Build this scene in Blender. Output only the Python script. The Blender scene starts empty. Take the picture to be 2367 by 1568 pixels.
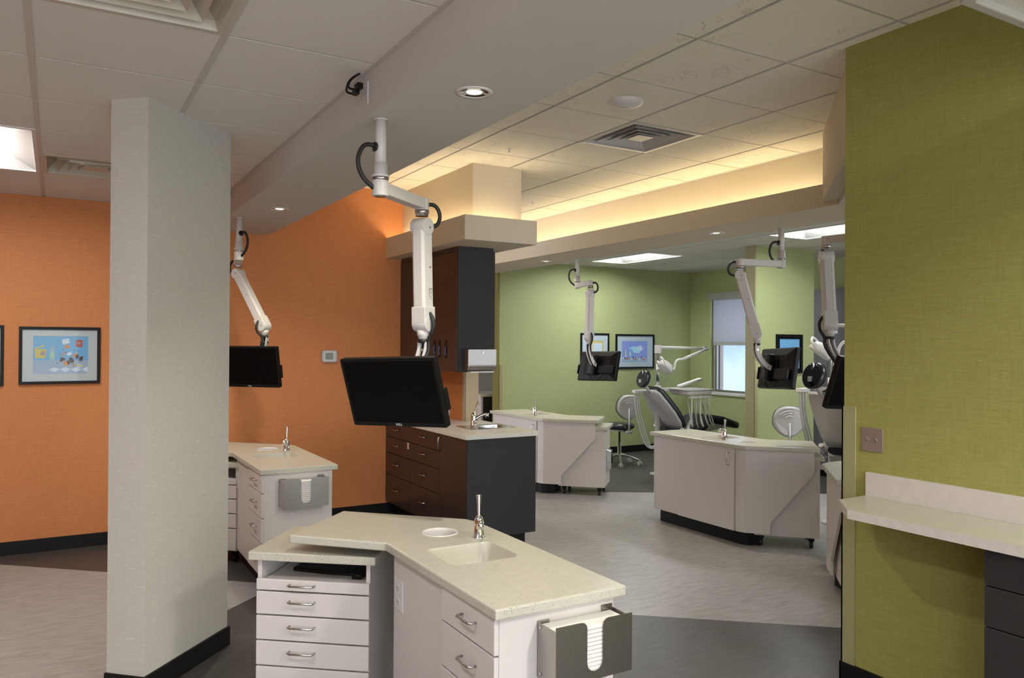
import bpy, bmesh, math, random
from mathutils import Matrix, Vector
random.seed(7)
PI = math.pi
S = bpy.context.scene
COL = S.collection
rad = math.radians

# ------------------------------------------------------------------ camera
cam_d = bpy.data.cameras.new('camera'); cam = bpy.data.objects.new('camera', cam_d); COL.objects.link(cam)
cam_d.sensor_fit = 'HORIZONTAL'; cam_d.sensor_width = 36.0; cam_d.lens = 36.0 * 1805.4 / 2367.0
cam_d.clip_start = 0.05; cam_d.clip_end = 200
_y, _p, _r = rad(30.29), rad(.269), rad(.349)
fw = Vector((math.sin(_y) * math.cos(_p), math.cos(_y) * math.cos(_p), math.sin(_p)))
rt = Vector((math.cos(_y), -math.sin(_y), 0)); up = rt.cross(fw)
rt2 = math.cos(_r) * rt + math.sin(_r) * up; up2 = -math.sin(_r) * rt + math.cos(_r) * up
M = Matrix(((rt2.x, up2.x, -fw.x), (rt2.y, up2.y, -fw.y), (rt2.z, up2.z, -fw.z))).to_4x4()
cam.matrix_world = Matrix.Translation((0, 0, 1.62)) @ M
S.camera = cam

# ------------------------------------------------------------------ world
W = bpy.data.worlds.new('world'); S.world = W; W.use_nodes = True
nt = W.node_tree; nt.nodes.clear()
def wn(t, **k):
    n = nt.nodes.new(t)
    for a, b in k.items(): setattr(n, a, b)
    return n
out = wn('ShaderNodeOutputWorld'); bg = wn('ShaderNodeBackground'); tc = wn('ShaderNodeTexCoord')
sep = wn('ShaderNodeSeparateXYZ'); nz = wn('ShaderNodeTexNoise'); nz.inputs['Scale'].default_value = 9; nz.inputs['Detail'].default_value = 5
rp = wn('ShaderNodeValToRGB'); rp.color_ramp.elements[0].position = .35; rp.color_ramp.elements[0].color = (.16, .33, .78, 1)
rp.color_ramp.elements[1].position = .68; rp.color_ramp.elements[1].color = (.75, .85, 1, 1)
mr = wn('ShaderNodeMapRange'); mr.inputs[1].default_value = 0.3; mr.inputs[2].default_value = .7
mx = wn('ShaderNodeMix', data_type='RGBA')
mx.inputs['A'].default_value = (2.0, 2.06, 2.2, 1)
nt.links.new(tc.outputs['Generated'], sep.inputs[0]); nt.links.new(tc.outputs['Generated'], nz.inputs['Vector'])
nt.links.new(nz.outputs['Fac'], rp.inputs['Fac']); nt.links.new(sep.outputs['X'], mr.inputs[0])
nt.links.new(mr.outputs[0], mx.inputs['Factor']); nt.links.new(rp.outputs['Color'], mx.inputs['B'])
nt.links.new(mx.outputs['Result'], bg.inputs['Color']); bg.inputs['Strength'].default_value = 1.0
nt.links.new(bg.outputs[0], out.inputs[0])

# ------------------------------------------------------------------ exposure
S.view_settings.view_transform = 'Standard'; S.view_settings.look = 'None'
S.view_settings.gamma = 1; S.view_settings.use_curve_mapping = False
S.view_settings.exposure = 0.82
S.cycles.max_bounces = 8; S.cycles.diffuse_bounces = 5; S.cycles.glossy_bounces = 4
S.cycles.transparent_max_bounces = 8; S.cycles.sample_clamp_indirect = 4.0
S.cycles.use_denoising = True

def area(name, loc, size, sizey, power, color, rot=(0, 0, 0)):
    l = bpy.data.lights.new(name, 'AREA'); l.shape = 'RECTANGLE'; l.size = size; l.size_y = sizey
    l.energy = power; l.color = color
    o = bpy.data.objects.new(name, l); COL.objects.link(o); o.location = loc; o.rotation_euler = rot
    return o
# troffers further down light the room, those out of view added as fill; daylight comes from the world, and this portal only guides its sampling
po = area('window_portal', (8.71, 8.22, 1.63), .98, 1.5, 1, (1, 1, 1), (0, -PI / 2, 0)); po.data.cycles.is_portal = True
po.rotation_euler = (0, PI / 2, 0)

# ------------------------------------------------------------------ materials
def hexc(r, g, b, k=1.0):
    f = lambda v: ((v / 255 + .055) / 1.055) ** 2.4 if v > 10 else v / 255 / 12.92
    return (min(1, f(r) * k), min(1, f(g) * k), min(1, f(b) * k), 1)
def mat(name, color, rough=.5, metal=0., spec=.5, coat=0.):
    m = bpy.data.materials.new(name); m.use_nodes = True
    b = m.node_tree.nodes['Principled BSDF']
    b.inputs['Base Color'].default_value = color; b.inputs['Roughness'].default_value = rough
    b.inputs['Metallic'].default_value = metal; b.inputs['Specular IOR Level'].default_value = spec
    b.inputs['Coat Weight'].default_value = coat
    return m
def nodes(m): return m.node_tree.nodes, m.node_tree.links, m.node_tree.nodes['Principled BSDF']
def coord(m, scale, gen='Object', rot=(0, 0, 0)):
    N, L, b = nodes(m); t = N.new('ShaderNodeTexCoord'); mp = N.new('ShaderNodeMapping')
    mp.inputs['Scale'].default_value = scale; mp.inputs['Rotation'].default_value = rot
    L.new(t.outputs[gen], mp.inputs['Vector']); return mp.outputs[0]
def noise(m, vec, scale=1., detail=3., rough=.5):
    N, L, b = nodes(m); n = N.new('ShaderNodeTexNoise'); L.new(vec, n.inputs['Vector'])
    n.inputs['Scale'].default_value = scale; n.inputs['Detail'].default_value = detail; n.inputs['Roughness'].default_value = rough
    return n.outputs['Fac']
def ramp(m, fac, stops):
    N, L, b = nodes(m); r = N.new('ShaderNodeValToRGB'); L.new(fac, r.inputs['Fac'])
    e = r.color_ramp.elements
    while len(e) < len(stops): e.new(.5)
    for i, (p, c) in enumerate(stops):
        e[i].position = p; e[i].color = c if len(c) == 4 else (*c, 1)
    return r.outputs['Color']
def math_(m, op, a, b_=None):
    N, L, b = nodes(m); n = N.new('ShaderNodeMath'); n.operation = op
    for i, v in enumerate((a, b_)):
        if v is None: continue
        if isinstance(v, (int, float)): n.inputs[i].default_value = v
        else: L.new(v, n.inputs[i])
    return n.outputs[0]
def mixc(m, fac, a, b_):
    N, L, b = nodes(m); n = N.new('ShaderNodeMix'); n.data_type = 'RGBA'
    for key, v in (('Factor', fac), ('A', a), ('B', b_)):
        if isinstance(v, tuple): n.inputs[key].default_value = v
        elif isinstance(v, (int, float)): n.inputs[key].default_value = v
        else: L.new(v, n.inputs[key])
    return n.outputs['Result']
def bump(m, h, strength, dist=.002):
    N, L, b = nodes(m); n = N.new('ShaderNodeBump'); n.inputs['Strength'].default_value = strength
    n.inputs['Distance'].default_value = dist; L.new(h, n.inputs['Height']); L.new(n.outputs[0], b.inputs['Normal'])
def basecol(m, c):
    N, L, b = nodes(m); L.new(c, b.inputs['Base Color'])

def linen(name, c_lo, c_hi, rough=.62):
    """woven wall covering: long thin horizontal slubs crossed by faint vertical threads"""
    m = mat(name, c_lo, rough, spec=.35)
    h1 = noise(m, coord(m, (9, 9, 260)), 1, 4, .6)
    h2 = noise(m, coord(m, (190, 190, 7)), 1, 3, .6)
    sl = noise(m, coord(m, (22, 22, 420)), 1, 1, .5)
    s = math_(m, 'ADD', math_(m, 'MULTIPLY', h1, .6), math_(m, 'MULTIPLY', h2, .4))
    c = ramp(m, s, [(.28, c_lo), (.74, c_hi)])
    light = tuple(min(1, v * 1.5 + .02) for v in c_hi[:3]) + (1,)
    c = mixc(m, math_(m, 'MULTIPLY', math_(m, 'GREATER_THAN', sl, .69), .35), c, light)
    basecol(m, c); bump(m, s, .5, .0015); return m
M_ORANGE = linen('orange_linen_wallcovering', (.51, .185, .060, 1), (.64, .25, .088, 1))
M_GREEN = linen('green_linen_wallcovering', (.245, .235, .055, 1), (.34, .335, .105, 1))
M_GREENF = linen('green_linen_daylight_tinted', (.33, .37, .16, 1), (.42, .46, .23, 1))  # same green covering, with the far room's daylight put into its colour
M_GREIGE = linen('grey_linen_wallcovering', (.47, .45, .40, 1), (.55, .53, .475, 1))
M_PAINT = mat('painted_drywall', (.58, .56, .52, 1), .8, spec=.25)
M_COVE = mat('cream_painted_drywall', (.64, .56, .43, 1), .8, spec=.25)
M_WHITEW = mat('off_white_wall_paint', (.60, .58, .52, 1), .8)
M_OLIVE = mat('olive_paint', (.20, .19, .045, 1), .7)
M_BASE = mat('black_rubber_cove_base', (.008, .008, .008, 1), .5, spec=.2)
M_GUARD = mat('tan_corner_guard', (.32, .30, .15, 1), .5)
M_GUARDT = mat('beige_corner_guard', (.50, .40, .25, 1), .5)
M_TEE = mat('ceiling_grid_metal', (.52, .49, .45, 1), .5)

def tile_mat(name, col, swirl):
    m = mat(name, col, .9, spec=.2)
    v = coord(m, (1, 1, 1))
    fine = noise(m, v, 140, 3, .6)
    N, L, b = nodes(m)
    pv = N.new('ShaderNodeTexVoronoi'); pv.inputs['Scale'].default_value = 60; L.new(v, pv.inputs['Vector'])
    wr = N.new('ShaderNodeTexNoise'); wr.inputs['Scale'].default_value = 3.2; wr.inputs['Detail'].default_value = 5
    wr.inputs['Distortion'].default_value = 2.2; L.new(v, wr.inputs['Vector'])
    line = math_(m, 'ABSOLUTE', math_(m, 'SUBTRACT', wr.outputs['Fac'], .5))
    ridge = math_(m, 'MAXIMUM', math_(m, 'SUBTRACT', 1.0, math_(m, 'DIVIDE', line, .004 + .006 * swirl)), 0.0)
    pits = math_(m, 'LESS_THAN', pv.outputs['Distance'], .11)
    gate = math_(m, 'GREATER_THAN', noise(m, v, 4.5, 2), .54)
    ridge = math_(m, 'MULTIPLY', ridge, gate)
    h = math_(m, 'ADD', math_(m, 'MULTIPLY', fine, .5), math_(m, 'MULTIPLY', ridge, .34 * swirl))
    h = math_(m, 'SUBTRACT', h, math_(m, 'MULTIPLY', pits, .6))
    dark = tuple(c * .45 for c in col[:3]) + (1,)
    basecol(m, mixc(m, math_(m, 'MULTIPLY', pits, .4), col, dark))
    bump(m, h, .8, .006); return m
M_TILE = tile_mat('textured_ceiling_tile', (.70, .67, .62, 1), .25)
M_TILEC = tile_mat('swirl_textured_ceiling_tile', (.82, .78, .67, 1), 2.2)

def floor_mat(name, c1, c2, c3, rough):
    m = mat(name, c1, rough, spec=.4)
    a = noise(m, coord(m, (1.2, 5.5, 1), rot=(0, 0, rad(40))), 6, 6, .65)
    g = noise(m, coord(m, (1, 1, 1)), 260, 2, .7)
    c = ramp(m, a, [(.3, c1), (.5, c2), (.72, c3)])
    c = mixc(m, math_(m, 'MULTIPLY', math_(m, 'GREATER_THAN', g, .6), .22), c, tuple(v * .5 for v in c1[:3]) + (1,))
    basecol(m, c); return m
M_FLOOR = floor_mat('light_grey_vinyl_floor', (.25, .235, .222, 1), (.33, .315, .302, 1), (.40, .388, .375, 1), .36)
M_FLOORD = floor_mat('charcoal_vinyl_floor', (.046, .042, .040, 1), (.060, .055, .052, 1), (.080, .073, .069, 1), .42)

def speckle(name, base, dots, scale=118, thr=.19, rough=.28):
    m = mat(name, base, rough, spec=.5)
    N, L, b = nodes(m); v = coord(m, (1, 1, 1))
    vo = N.new('ShaderNodeTexVoronoi'); vo.inputs['Scale'].default_value = scale; L.new(v, vo.inputs['Vector'])
    sepc = N.new('ShaderNodeSeparateColor'); L.new(vo.outputs['Color'], sepc.inputs[0])
    on = math_(m, 'MULTIPLY', math_(m, 'LESS_THAN', vo.outputs['Distance'], thr), math_(m, 'GREATER_THAN', sepc.outputs[0], .45))
    dc = ramp(m, sepc.outputs[1], dots)
    cl = ramp(m, noise(m, v, 30, 2), [(.3, tuple(x * .93 for x in base[:3])), (.7, base)])
    basecol(m, mixc(m, on, cl, dc)); return m
M_TOP = speckle('speckled_solid_surface', (.53, .515, .43, 1), [(.35, (.08, .105, .11)), (.6, (.20, .21, .19)), (.85, (.34, .29, .19))])
M_SPL = speckle('pale_pink_speckled_laminate', (.60, .555, .515, 1), [(.3, (.45, .38, .30)), (.8, (.38, .34, .30))], 120, .14, .45)
M_LAMT = speckle('pale_laminate_worktop', (.49, .475, .375, 1), [(.3, (.48, .45, .38)), (.8, (.52, .5, .42))], 150, .14, .35)
M_LAMD = speckle('off_white_laminate_worktop', (.68, .65, .57, 1), [(.3, (.6, .56, .48)), (.8, (.62, .6, .5))], 150, .14, .35)
M_BASIN = mat('cream_solid_surface_basin', (.50, .475, .39, 1), .3)
M_WLAM = mat('white_laminate', (.62, .585, .555, 1), .38, spec=.45)
M_WEDGE = mat('white_laminate_edge', (.60, .56, .53, 1), .4)
M_WPL = mat('white_plastic', (.66, .64, .62, 1), .4)
M_ARM = mat('white_powder_coat', (.62, .60, .57, 1), .33, spec=.5)
M_GREYPL = mat('light_grey_plastic', (.42, .41, .39, 1), .38)
M_DARK = mat('charcoal_laminate', (.030, .029, .029, 1), .45, spec=.25)
M_DARKREFL = mat('charcoal_with_orange_reflection', (.042, .026, .021, 1), .3, spec=.6)  # same charcoal laminate, the orange wall's reflection put into its colour
M_BLACK = mat('black_plastic', (.006, .006, .006, 1), .4, spec=.22)
M_SCREEN = mat('black_display_glass', (.002, .002, .002, 1), .3, spec=.14)
M_RUBB = mat('black_rubber', (.012, .012, .012, 1), .5)
M_LEATH = mat('black_upholstery', (.010, .012, .018, 1), .28, spec=.7)
M_CHROME = mat('chrome', (.80, .80, .80, 1), .08, 1)
M_STEEL = mat('brushed_stainless_steel', (.42, .40, .37, 1), .3, 1)
M_NICKEL = mat('satin_nickel', (.55, .54, .52, 1), .25, 1)
M_ALU = mat('polished_aluminium', (.62, .62, .62, 1), .2, 1)
M_PAPER = mat('white_paper_towel', (.74, .72, .69, 1), .9)
M_MATB = mat('cream_picture_mount', (.60, .57, .51, 1), .8)
M_MATG = mat('pale_grey_picture_mount', (.62, .62, .60, 1), .8)
M_FRAME = mat('black_picture_frame', (.008, .007, .007, 1), .4, spec=.2)
M_LCD = mat('green_grey_lcd', (.20, .24, .19, 1), .3)
M_GLOVE = mat('blue_glove', (.10, .16, .42, 1), .5)
M_COPPER = mat('bronze_switch_plate', (.36, .29, .25, 1), .35, .6)
M_WOOD = mat('brown_wood_edge', (.22, .09, .04, 1), .5)
M_CLEARP = mat('translucent_plastic_sleeve', (.70, .74, .78, 1), .25)
def emis(name, col, st):
    m = mat(name, col, .5); b = m.node_tree.nodes['Principled BSDF']
    b.inputs['Emission Color'].default_value = col; b.inputs['Emission Strength'].default_value = st; return m
M_LAMP = emis('lit_troffer_diffuser', (1, .98, .95, 1), 25)
M_LAMPF = emis('lit_cool_troffer_diffuser', (.93, .97, 1, 1), 33)
M_FILL_L = emis('added_fill_diffuser_left', (1, .98, .95, 1), 22)  # for the unseen troffers added over the left side
M_FILL_C = emis('added_fill_diffuser_centre', (1, .96, .90, 1), 95)  # extra strong, for the unseen fill troffer added behind the camera
M_COVEL = emis('lit_cove_strip', (1, .87, .60, 1), 8)
M_COVELO = emis('lit_bulkhead_strip', (1, .88, .64, 1), 12)
M_DOWN = emis('dim_downlight_lamp', (1, .93, .75, 1), .9)
def glass(name, refl=.07):
    m = bpy.data.materials.new(name); m.use_nodes = True; N = m.node_tree.nodes; L = m.node_tree.links; N.clear()
    o = N.new('ShaderNodeOutputMaterial'); t = N.new('ShaderNodeBsdfTransparent'); g = N.new('ShaderNodeBsdfGlossy'); x = N.new('ShaderNodeMixShader')
    g.inputs['Roughness'].default_value = .02; x.inputs[0].default_value = refl; t.inputs[0].default_value = (.93, .97, 1, 1)
    L.new(t.outputs[0], x.inputs[1]); L.new(g.outputs[0], x.inputs[2]); L.new(x.outputs[0], o.inputs[0]); return m
M_GLASS = glass('window_glass')
M_PGLASS = glass('anti_glare_picture_glass', .012)
def shade_mat():
    m = bpy.data.materials.new('translucent_shade_cloth'); m.use_nodes = True; N = m.node_tree.nodes; L = m.node_tree.links; N.clear()
    o = N.new('ShaderNodeOutputMaterial'); t = N.new('ShaderNodeBsdfTranslucent'); d = N.new('ShaderNodeBsdfDiffuse'); x = N.new('ShaderNodeMixShader')
    t.inputs[0].default_value = (.75, .75, .78, 1); d.inputs[0].default_value = (.62, .61, .60, 1); x.inputs[0].default_value = .5
    L.new(t.outputs[0], x.inputs[1]); L.new(d.outputs[0], x.inputs[2]); L.new(x.outputs[0], o.inputs[0]); return m
M_SHADE = shade_mat()

# ------------------------------------------------------------------ mesh helpers
class MB:
    def __init__(s, xf=None): s.bm = bmesh.new(); s.xf = xf or Matrix(); s.mi = 0; s.sm = False
    def v(s, p): return s.bm.verts.new(s.xf @ Vector(p))
    def f(s, vs, smooth=None):
        try: fc = s.bm.faces.new(vs)
        except ValueError: return None
        fc.material_index = s.mi; fc.smooth = s.sm if smooth is None else smooth; return fc
    def box(s, x0, x1, y0, y1, z0, z1):
        c = [s.v((x, y, z)) for z in (z0, z1) for x, y in ((x0, y0), (x1, y0), (x1, y1), (x0, y1))]
        for q in ((3, 2, 1, 0), (4, 5, 6, 7), (0, 1, 5, 4), (1, 2, 6, 5), (2, 3, 7, 6), (3, 0, 4, 7)): s.f([c[i] for i in q])
        return s
    def prism(s, poly, z0, z1, ax=2):
        """extrude a closed polygon; ax = 2: xy polygon along z, 1: xz polygon along y, 0: yz polygon along x"""
        def P(a, b, h): return {2: (a, b, h), 1: (a, h, b), 0: (h, a, b)}[ax]
        lo = [s.v(P(a, b, z0)) for a, b in poly]; hi = [s.v(P(a, b, z1)) for a, b in poly]; n = len(poly)
        s.f(lo[::-1]); s.f(hi)
        for i in range(n): s.f([lo[i], lo[(i + 1) % n], hi[(i + 1) % n], hi[i]])
        return s
    def quad(s, *p): s.f([s.v(q) for q in p]); return s
    def ring(s, c, u, w, r, n):
        return [s.v(c + (u * math.cos(2 * PI * i / n) + w * math.sin(2 * PI * i / n)) * r) for i in range(n)]
    def cyl(s, p0, p1, r0, r1=None, n=20, cap=True):
        p0, p1 = Vector(p0), Vector(p1); r1 = r0 if r1 is None else r1
        d = (p1 - p0).normalized(); u = d.orthogonal().normalized(); w = d.cross(u)
        a = s.ring(p0, u, w, r0, n); b = s.ring(p1, u, w, r1, n)
        for i in range(n): s.f([a[i], a[(i + 1) % n], b[(i + 1) % n], b[i]], True)
        if cap: s.f(a[::-1], False); s.f(b, False)
        return s
    def tube(s, pts, r, n=8, sub=0, radii=None):
        pts = [Vector(p) for p in pts]
        for _ in range(sub):
            q = [pts[0]]
            for a, b in zip(pts, pts[1:]): q += [a * .75 + b * .25, a * .25 + b * .75]
            pts = q + [pts[-1]]
        rings = []; u = None
        for i, p in enumerate(pts):
            d = (pts[min(i + 1, len(pts) - 1)] - pts[max(i - 1, 0)]).normalized()
            u = (u - d * u.dot(d)) if u else d.orthogonal()
            if u.length < 1e-6: u = d.orthogonal()
            u.normalize(); rr = r
            if radii: t = i / (len(pts) - 1) * (len(radii) - 1); k = min(int(t), len(radii) - 2); rr = radii[k] + (radii[k + 1] - radii[k]) * (t - k)
            rings.append(s.ring(p, u, d.cross(u), rr, n))
        for a, b in zip(rings, rings[1:]):
            for i in range(n): s.f([a[i], a[(i + 1) % n], b[(i + 1) % n], b[i]], True)
        s.f(rings[0][::-1], False); s.f(rings[-1], False); return s
    def lathe(s, prof, c=(0, 0, 0), n=28, ax=None, cap=True):
        """profile (radius, height) turned round the axis through c"""
        c = Vector(c); d = Vector(ax or (0, 0, 1)).normalized(); u = d.orthogonal().normalized(); w = d.cross(u)
        rs = [s.ring(c + d * h, u, w, max(r, .0004), n) for r, h in prof]
        for a, b in zip(rs, rs[1:]):
            for i in range(n): s.f([a[i], a[(i + 1) % n], b[(i + 1) % n], b[i]], True)
        if cap: s.f(rs[0][::-1], False); s.f(rs[-1], False)
        return s
    def loft(s, secs, cap=True, closed=True, smooth=True):
        rs = [[s.v(p) for p in q] for q in secs]; n = len(rs[0])
        for a, b in zip(rs, rs[1:]):
            for i in range(n if closed else n - 1): s.f([a[i], a[(i + 1) % n], b[(i + 1) % n], b[i]], smooth)
        if cap: s.f(rs[0][::-1], False); s.f(rs[-1], False)
        return s
    def ell(s, c, rx, ry, rz, n=20, m=10):
        c = Vector(c); rows = []
        for j in range(1, m):
            t = PI * j / m
            rows.append([s.v(c + Vector((rx * math.sin(t) * math.cos(2 * PI * i / n), ry * math.sin(t) * math.sin(2 * PI * i / n), rz * math.cos(t)))) for i in range(n)])
        a, b = s.v(c + Vector((0, 0, rz))), s.v(c - Vector((0, 0, rz)))
        for i in range(n): s.f([a, rows[0][i], rows[0][(i + 1) % n]], True); s.f([b, rows[-1][(i + 1) % n], rows[-1][i]], True)
        for r0, r1 in zip(rows, rows[1:]):
            for i in range(n): s.f([r0[i], r1[i], r1[(i + 1) % n], r0[(i + 1) % n]], True)
        return s
    def holed(s, outer, holes, z0, z1):
        """flat slab with holes through it"""
        for z, flip in ((z0, True), (z1, False)):
            es = []
            for loop in [outer] + holes:
                vs = [s.v((x, y, z)) for x, y in loop]
                es += [s.bm.edges.new((vs[i], vs[(i + 1) % len(vs)])) for i in range(len(vs))]
            r = bmesh.ops.triangle_fill(s.bm, use_beauty=True, use_dissolve=False, edges=es)
            for g in r['geom']:
                if isinstance(g, bmesh.types.BMFace): g.material_index = s.mi
        for loop in [outer] + holes:
            n = len(loop)
            lo = [s.v((x, y, z0)) for x, y in loop]; hi = [s.v((x, y, z1)) for x, y in loop]
            for i in range(n): s.f([lo[i], lo[(i + 1) % n], hi[(i + 1) % n], hi[i]])
        bmesh.ops.remove_doubles(s.bm, verts=s.bm.verts[:], dist=1e-5); return s
    def build(s, name, m, parent=None, bev=0., seg=2, solid=0., keepn=False):
        if not keepn: bmesh.ops.recalc_face_normals(s.bm, faces=s.bm.faces[:])
        me = bpy.data.meshes.new(name); s.bm.to_mesh(me); s.bm.free()
        for x in (m if isinstance(m, (list, tuple)) else [m]): me.materials.append(x)
        o = bpy.data.objects.new(name, me); COL.objects.link(o)
        if parent: o.parent = parent
        if solid:
            k = o.modifiers.new('solid', 'SOLIDIFY'); k.thickness = solid; k.offset = 0
        if bev:
            k = o.modifiers.new('bevel', 'BEVEL'); k.width = bev; k.segments = seg; k.limit_method = 'ANGLE'; k.angle_limit = rad(40)
            k.harden_normals = False
        return o
def thing(name, label, cat, loc=(0, 0, 0), rz=0, group=None, mat4=None):
    o = bpy.data.objects.new(name, None); COL.objects.link(o); o.empty_display_size = .05
    if mat4 is not None: o.matrix_world = mat4
    else: o.location = loc; o.rotation_euler = (0, 0, rz)
    o['label'] = label; o['category'] = cat
    if group: o['group'] = group
    return o
def tag(o, label, cat, group=None):
    o['label'] = label; o['category'] = cat
    if group: o['group'] = group
    return o
def struct(name, mb, m, **k):
    o = mb.build(name, m, **k); o['kind'] = 'structure'; return o
def rrect(x0, x1, y0, y1, r, n=5):
    p = []
    for cx, cy, a in ((x1 - r, y1 - r, 0), (x0 + r, y1 - r, 90), (x0 + r, y0 + r, 180), (x1 - r, y0 + r, 270)):
        for i in range(n + 1):
            t = rad(a + 90 * i / n); p.append((cx + r * math.cos(t), cy + r * math.sin(t)))
    return p
def circle(cx, cy, r, n=32): return [(cx + r * math.cos(2 * PI * i / n), cy + r * math.sin(2 * PI * i / n)) for i in range(n)]
def text(body, size, m, parent, mat4, depth=.0006, name='lettering'):
    cu = bpy.data.curves.new(name, 'FONT'); cu.body = body; cu.size = size; cu.extrude = depth; cu.align_x = 'CENTER'; cu.align_y = 'CENTER'
    cu.offset = size * .012
    t = bpy.data.objects.new(name, cu); COL.objects.link(t); bpy.context.view_layer.update()
    me = bpy.data.meshes.new_from_object(t.evaluated_get(bpy.context.evaluated_depsgraph_get()))
    bpy.data.objects.remove(t); bpy.data.curves.remove(cu)
    me.materials.clear(); me.materials.append(m)
    o = bpy.data.objects.new(name, me); COL.objects.link(o); o.parent = parent; o.matrix_local = mat4; return o
def basis(o, x, y, z):
    return Matrix(((x[0], y[0], z[0], o[0]), (x[1], y[1], z[1], o[1]), (x[2], y[2], z[2], o[2]), (0, 0, 0, 1)))

# ================================================================== SETTING
ZL, ZC, ZR, ZS = 2.72, 3.05, 2.73, 2.55
# floor: light vinyl with two charcoal fields, meeting on diagonal seams
m = MB(); m.quad((-4, -3, 0), (9.2, -3, 0), (9.2, 11.2, 0), (-4, 11.2, 0)); m.mi = 1
E_ = .0006
m.prism([(.45, 4.5), (.905, 4.92), (1.15, 5.14), (2.915, 3.717), (3.918, 2.885), (5.5, 1.55), (9.2, -1.5), (9.2, -3), (.45, -3)], .0001, E_)
m.prism([(-.34, 6.72), (1.17, 5.39), (1.9, 4.80), (3.3, 6.25), (4.53, 7.205), (5.62, 6.558), (7.5, 5.44), (9.2, 4.4), (9.2, 11.2), (-4, 11.2), (-4, 10)], .0001, E_)
struct('floor', m, [M_FLOOR, M_FLOORD])
# walls
struct('wall_left', MB().box(-4, 3.17, 6.98, 7.1, 0, 3.2), M_ORANGE)
struct('wall_far_left', MB().box(-4.12, -4, -3, 7.1, 0, 2.9), M_ORANGE)
struct('wall_partition', MB().box(3.17, 3.30, 6.27, 7.1, 0, 2.41), M_ORANGE)
struct('trim_1', MB().box(3.165, 3.30, 6.245, 6.27, 0, 2.41).box(3.16, 3.17, 6.245, 6.29, 0, 2.41), M_GUARDT)
struct('wall_far', MB().box(5.16, 8.72, 9.17, 9.29, 0, 2.9), M_GREENF)
struct('trim_2', MB().box(5.128, 5.16, 9.168, 9.30, 0, 2.75), M_OLIVE)
struct('trim_3', MB().box(5.16, 5.20, 9.155, 9.17, .1, 1.32), M_GUARD)
m = MB()
m.box(8.6, 8.72, 8.74, 9.29, 0, 2.9).box(8.6, 8.72, -3, 7.70, 0, 2.9).box(8.6, 8.72, 7.70, 8.74, 0, .88).box(8.6, 8.72, 7.70, 8.74, 2.38, 2.9)
struct('wall_window', m, M_GREENF)
struct('wall_stub', MB().box(6.785, 7.76, 6.19, 6.32, 0, 2.75), M_GREENF)
struct('trim_4', MB().box(6.765, 6.785, 6.185, 6.325, 0, 2.73).box(6.765, 6.81, 6.182, 6.19, .1, 1.32), M_GUARD)
struct('wall_right', MB().box(3.28, 3.42, -3, 2.44, 0, 3.1), M_GREEN)
struct('trim_5', MB().box(3.272, 3.28, 2.375, 2.448, .1, 1.325).box(3.272, 3.42, 2.44, 2.448, .1, 1.325), M_GUARD)
struct('wall_back', MB().box(2.0, 9.2, 10.9, 11.0, 0, 2.35).box(2.0, 5.6, 10.9, 11.0, 2.62, 3.2).box(2.0, 5.42, 10.9, 11.0, 2.35, 2.62).box(6.1, 9.2, 10.9, 11, 2.35, 3.2), M_WHITEW)
# free-standing wrapped column at the left, five-sided so its flank turns to the desks
colp = [(.212, 4.02), (.355, 3.885), (.80, 4.36), (.66, 4.50)]
struct('wall_pillar', MB().prism(colp, 0, ZL + .02), M_GREIGE)
colb = [(.200, 4.02), (.355, 3.868), (.817, 4.36), (.66, 4.515)]
struct('baseboard_pillar', MB().prism(colb, 0, .1), M_BASE, bev=.003)
# cove base
struct('baseboard_left', MB().box(-4, 2.765, 6.966, 6.98, 0, .10), M_BASE, bev=.003)
struct('baseboard_far', MB().box(5.16, 8.6, 9.156, 9.17, 0, .10), M_BASE, bev=.003)
struct('baseboard_window', MB().box(8.586, 8.6, -3, 9.17, 0, .10), M_BASE, bev=.003)
struct('baseboard_right', MB().box(3.266, 3.28, -3, 2.454, 0, .10).box(3.266, 3.43, 2.44, 2.454, 0, .10), M_BASE, bev=.003)
struct('baseboard_stub', MB().box(6.75, 7.77, 6.176, 6.19, 0, .10), M_BASE, bev=.003)

# ceilings -----------------------------------------------------------
def ceiling(name, tname, x0, x1, y0, y1, z, ox, oy, tm, skip=(), mw=.012, gx=.0):
    T = .6096; tl = MB(); te = MB()
    i0 = math.floor((x0 - ox) / T); i1 = math.ceil((x1 - ox) / T); j0 = math.floor((y0 - oy) / T); j1 = math.ceil((y1 - oy) / T)
    for i in range(i0, i1):
        for j in range(j0, j1):
            if (i, j) in skip: continue
            a, b = max(x0, ox + i * T), min(x1, ox + (i + 1) * T); c, d = max(y0, oy + j * T), min(y1, oy + (j + 1) * T)
            if b - a < .01 or d - c < .01: continue
            tl.box(a + gx, b - gx, c + .008, d - .008, z + .003, z + .02)
    for i in range(i0, i1 + 1):
        x = ox + i * T
        if x0 < x < x1: te.box(x - mw, x + mw, y0, y1, z, z + .01)
    for j in range(j0, j1 + 1):
        y = oy + j * T
        if not y0 < y < y1: continue
        for i in range(i0, i1):
            a, b = max(x0, ox + i * T) + .012, min(x1, ox + (i + 1) * T) - .012
            if (i, j) in skip and (i, j - 1) in skip: continue
            if b > a: te.box(a, b, y - .0045, y + .0045, z + .004, z + .012)
    te.box(x0, x0 + .02, y0, y1, z, z + .01).box(x1 - .02, x1, y0, y1, z, z + .01).box(x0, x1, y1 - .02, y1, z, z + .01)
    struct(name, tl, tm); struct(tname, te, M_TEE)
ceiling('ceiling', 'trim_6', -4, 1.10, -3, 6.98, ZL, -.09, 3.566 - .006, M_TILE, {(0, -2), (-1, 2), (-1, 3), (0, 3), (-1, -4), (-1, -3), (-1, -8), (-1, -9)})
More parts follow.
